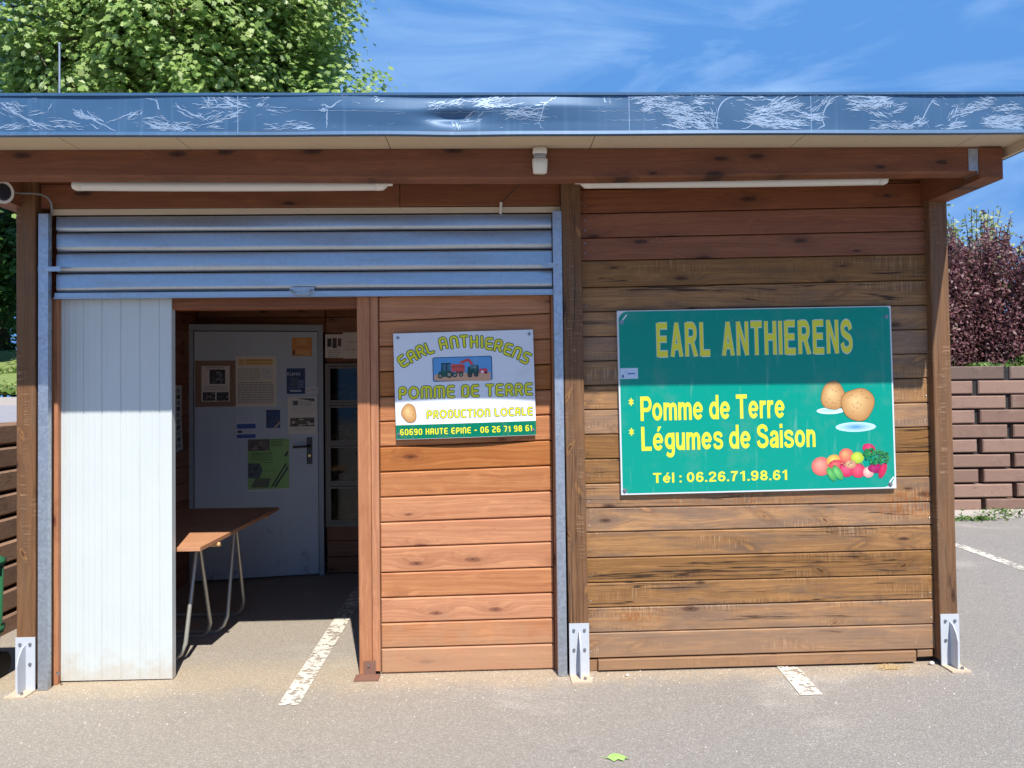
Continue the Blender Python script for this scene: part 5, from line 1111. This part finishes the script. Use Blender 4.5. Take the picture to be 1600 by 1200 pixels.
# ------------------------------------------------------------------ trees
def tree(name, label, base, trunk_h, centre, rad, nclump, nleaf, size, mat, shape, lean=0.0, clr=.9, group=None, inner=.35):
    o = empty(name, base, label, 'tree', group); base = Vector(base); centre = Vector(centre); tr_ = MB()
    def loc(v): return Vector(v)-base
    mids = [base, base+Vector((lean*.3, 0, trunk_h*.6)), Vector((base.x+(centre.x-base.x)*.6, base.y+(centre.y-base.y)*.6, base.z+trunk_h*1.2)), centre+Vector((0, 0, rad[2]*.5))]
    tr_.tube([loc(q) for q in mids], [.24, .2, .15, .03], 10)
    cl = []
    for i in range(nclump):
        ph = math.acos(1-2*(i+.5)/nclump); th = 2.39996*i+random.gauss(0, .2); q = random.uniform(.62, 1.0) if i % 3 else random.uniform(inner, .7)
        cl.append(centre+Vector((rad[0]*q*math.sin(ph)*math.cos(th), rad[1]*q*math.sin(ph)*math.sin(th), rad[2]*q*math.cos(ph))))
    for c_ in cl:
        st_ = mids[1].lerp(mids[3], random.uniform(.2, .8)); md = st_.lerp(c_, .5)+Vector((random.gauss(0, .15), random.gauss(0, .15), .2))
        tr_.tube([loc(st_), loc(md), loc(c_)], [.055, .035, .012], 6)
        for _ in range(3): e_ = c_+Vector([random.gauss(0, clr*.5) for _ in range(3)]); tr_.tube([loc(md.lerp(c_, .6)), loc(c_.lerp(e_, .5)), loc(e_)], [.018, .012, .006], 5)
    tr_.build('trunk', M['bark'], o)
    per = nleaf//nclump; PT, NM, RD = [], [], []
    for c_ in cl:
        rr = clr*random.uniform(.7, 1.25); nsub = 14; sub = RNG.normal(size=(nsub, 3))*[.55, .55, .46]*rr
        k_ = RNG.integers(0, nsub, per); off = sub[k_]+RNG.normal(size=(per, 3))*[.24, .24, .19]*rr
        pts = np.array(c_-base)+off; PT.append(pts)
        NM.append(off*.5+RNG.normal(size=(per, 3))*.34+np.array([0.14, -.6, .75])); RD.append(np.clip(RNG.normal(.5, .24, per)+random.gauss(0, .08), 0, 1))
    leaves('crown', mat, np.concatenate(PT), np.concatenate(NM), size, o, shape, np.concatenate(RD))
    return o
cT = P(285, 20, 11); tree('broadleaf_tree', 'tall sunlit green tree with dense broad leaves behind the roof', (cT.x, 11, 2.0), 3.6, (cT.x, 11, cT.z-.6), (3.3, 3.0, 3.7), 210, 150000, .108, M['leaf'], 'maple', clr=.86, inner=.55)
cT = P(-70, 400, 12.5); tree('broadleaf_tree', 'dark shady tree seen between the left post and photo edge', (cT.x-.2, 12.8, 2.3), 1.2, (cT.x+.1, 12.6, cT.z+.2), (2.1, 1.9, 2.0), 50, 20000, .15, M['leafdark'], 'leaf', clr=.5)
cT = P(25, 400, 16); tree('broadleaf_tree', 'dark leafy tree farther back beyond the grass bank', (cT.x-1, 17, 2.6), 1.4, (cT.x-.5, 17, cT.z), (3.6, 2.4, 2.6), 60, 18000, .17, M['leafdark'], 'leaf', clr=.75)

# purple hedge on the right terrace
HG = empty('purple_hedge', (7.5, 5.55, 1.66), 'dense purple leaved hedge above the reddish block wall', 'hedge')
PT, NM, RD = [], [], []; tw = MB()
for i in range(560):
    x = random.uniform(5.0, 10.5); y = random.uniform(5.15, 6.0); hgt = random.uniform(1.35, 1.9)*(1 if y > 5.3 else random.uniform(.55, 1)) + (.25*random.random() if random.random() < .25 else 0)
    ben = Vector((random.gauss(0, .22), random.gauss(-.06, .16), 0)); b0 = Vector((x, y, 1.68)); tp = b0+ben+Vector((0, 0, hgt)); md = b0.lerp(tp, .5)-ben*.25
    loc_ = lambda v: v-Vector((7.5, 5.55, 1.66)); tw.tube([loc_(b0), loc_(md), loc_(tp)], [.006, .005, .003], 4)
    k_ = 150; t_ = RNG.uniform(.02, 1, k_)**.8; ctr = np.array(b0)[None]*(1-t_)[:, None]**2+2*(t_*(1-t_))[:, None]*np.array(md)[None]+(t_**2)[:, None]*np.array(tp)[None]
    off = RNG.normal(size=(k_, 3))*(.085*(1.2-t_))[:, None]+RNG.normal(size=(k_, 3))*.012; off[:, 2] *= .6
    PT.append(ctr+off-np.array([7.5, 5.55, 1.66])); NM.append(off*8+RNG.normal(size=(k_, 3))*.5+[0, -.3, .5]); RD.append(np.clip(RNG.normal(.45+random.gauss(0, .1), .2, k_), 0, 1))
tw.build('stem', M['twig'], HG)
leaves('foliage', M['purple'], np.concatenate(PT), np.concatenate(NM), .05, HG, 'leaf', np.concatenate(RD))
# pale shrub behind
cS = P(1520, 345, 6.6); SB = empty('pale_shrub', (cS.x, 6.6, 1.66), 'pale green leafed shrub rising behind the purple hedge', 'shrub')
PT, NM = [], []; tw = MB()
for i in range(70):
    tp = Vector((random.gauss(0, .35), random.gauss(0, .3), random.uniform(1.5, 2.5))); md = tp*.5+Vector((random.gauss(0, .06), 0, 0)); tw.tube([(random.gauss(0, .06), random.gauss(0, .06), 0), md, tp], [.012, .009, .004], 5)
    k_ = 60; t_ = RNG.uniform(.35, 1, k_); PT.append(np.array(tp)[None]*t_[:, None]+RNG.normal(size=(k_, 3))*.06); NM.append(RNG.normal(size=(k_, 3))*.5+[0, -.4, .6])
tw.build('stem', M['twig'], SB); leaves('foliage', M['paleleaf'], np.concatenate(PT), np.concatenate(NM), .075, SB)
# low green cover along the wall top
n = 9000; gx = RNG.uniform(4.4, 10.5, n); gy = RNG.uniform(4.85, 5.3, n); gzv = 1.68+RNG.uniform(0, .2, n)*np.clip(.6+.5*np.sin(gx*3.1)+.3*np.sin(gx*7.7), .3, 1.2)
tag(leaves('ground_cover', M['ivy'], np.stack([gx, gy, gzv], 1), RNG.normal(size=(n, 3))*.5+[0, -.4, .8], .055), 'low green leaves spilling along the wall top', 'ground cover', kind='stuff')
# weeds at the wall foot
for lab, px, py, n_, h_ in (('small green weed tuft at the kerb below the block wall', 1562, 806, 130, .06), ('low straggling weeds on the kerb edge near the right post', 1530, 815, 200, .04)):
    q = G(px, py); ptw = np.stack([RNG.normal(0, .16, n_), RNG.normal(0, .05, n_), RNG.uniform(0, h_, n_)], 1)
    o = leaves('weed', M['ivy'], ptw, RNG.normal(size=(n_, 3))*.6+[0, -.2, .8], .04); o.location = (q.x, 4.36 if py < 810 else 4.22, .09 if py < 810 else gz(q.x)+.005); tag(o, lab, 'weed')
# a fallen leaf, pebbles, straw
q = G(965, 1186); b = MB()
lf = [(-.045, .0), (-.03, .022), (-.012, .034), (.0, .03), (.012, .036), (.03, .018), (.036, .006), (.05, -.012), (.03, -.012), (.022, -.026), (.0, -.014), (-.02, -.03), (-.03, -.012)]
vs = [(0, 0, .012)]+[(x, y, .004+.006*math.sin(x*90+y*60)**2) for x, y in lf]; b.add(vs, [(0, 1+i, 1+(i+1) % len(lf)) for i in range(len(lf))], smooth=True); b.tube([(-.045, 0, .006), (-.065, .012, .005)], .0012, 5)
o = b.build('fallen_leaf', plain('light_green_leaf', lin((158, 196, 110)), .5, 0, .12, 30)); o.location = (q.x, q.y, gz(q.x)); tag(o, 'single light green leaf lying on the asphalt', 'leaf')
for px, py, s_, lab in ((1456, 1039, .016, 'white pebble beside the right post foot'), (980, 1057, .011, 'small pale pebble below the filler board'), (925, 1061, .008, 'tiny pale pebble right of the middle post foot')):
    q = G(px, py); b = MB(); lumpy(b, (0, 0, s_*.6), (s_, s_*.8, s_*.65), 10, 7); o = b.build('pebble', M['pebble']); o.location = (q.x, q.y, gz(q.x)); tag(o, lab, 'pebble')
b = MB()
for i in range(46):
    q = G(random.uniform(1370, 1412), random.uniform(1040, 1047)); an = random.gauss(0, .5); l_ = random.uniform(.015, .05); v = Vector((math.cos(an), math.sin(an), 0))*l_; q.z = gz(q.x)+random.uniform(.002, .008); b.tube([q-v, q+v*.2+Vector((0, 0, .003)), q+v], .0009, 4)
tag(b.build('straw', M['straw']), 'scatter of dry straw at the foot of the weathered wall', 'straw', kind='stuff')

b = MB()
for i in range(420):
    x = random.uniform(-2.6, 3.2); y = random.choice((random.uniform(-1.6, 0), random.gauss(-.05, .06), random.uniform(-.5, .1)))
    if -1.75 < x < -.75 and y > 0: continue
    s_ = random.uniform(.0018, .0045); o_ = (x, y, gz(x)+s_*.4); a_ = random.uniform(0, 6.3)
    b.add([(o_[0]+s_*math.cos(a_+t_)*q_, o_[1]+s_*math.sin(a_+t_)*q_, o_[2]+zz_) for zz_, q_ in ((-s_*.3, 1), (s_*.5, .6)) for t_ in (0, 1.4, 2.9, 4.4)], [(4, 5, 6, 7), (0, 1, 5, 4), (1, 2, 6, 5), (2, 3, 7, 6), (3, 0, 4, 7)])
tag(b.build('grit', M['pebble']), 'loose pale grit scattered over the asphalt', 'grit', kind='stuff')
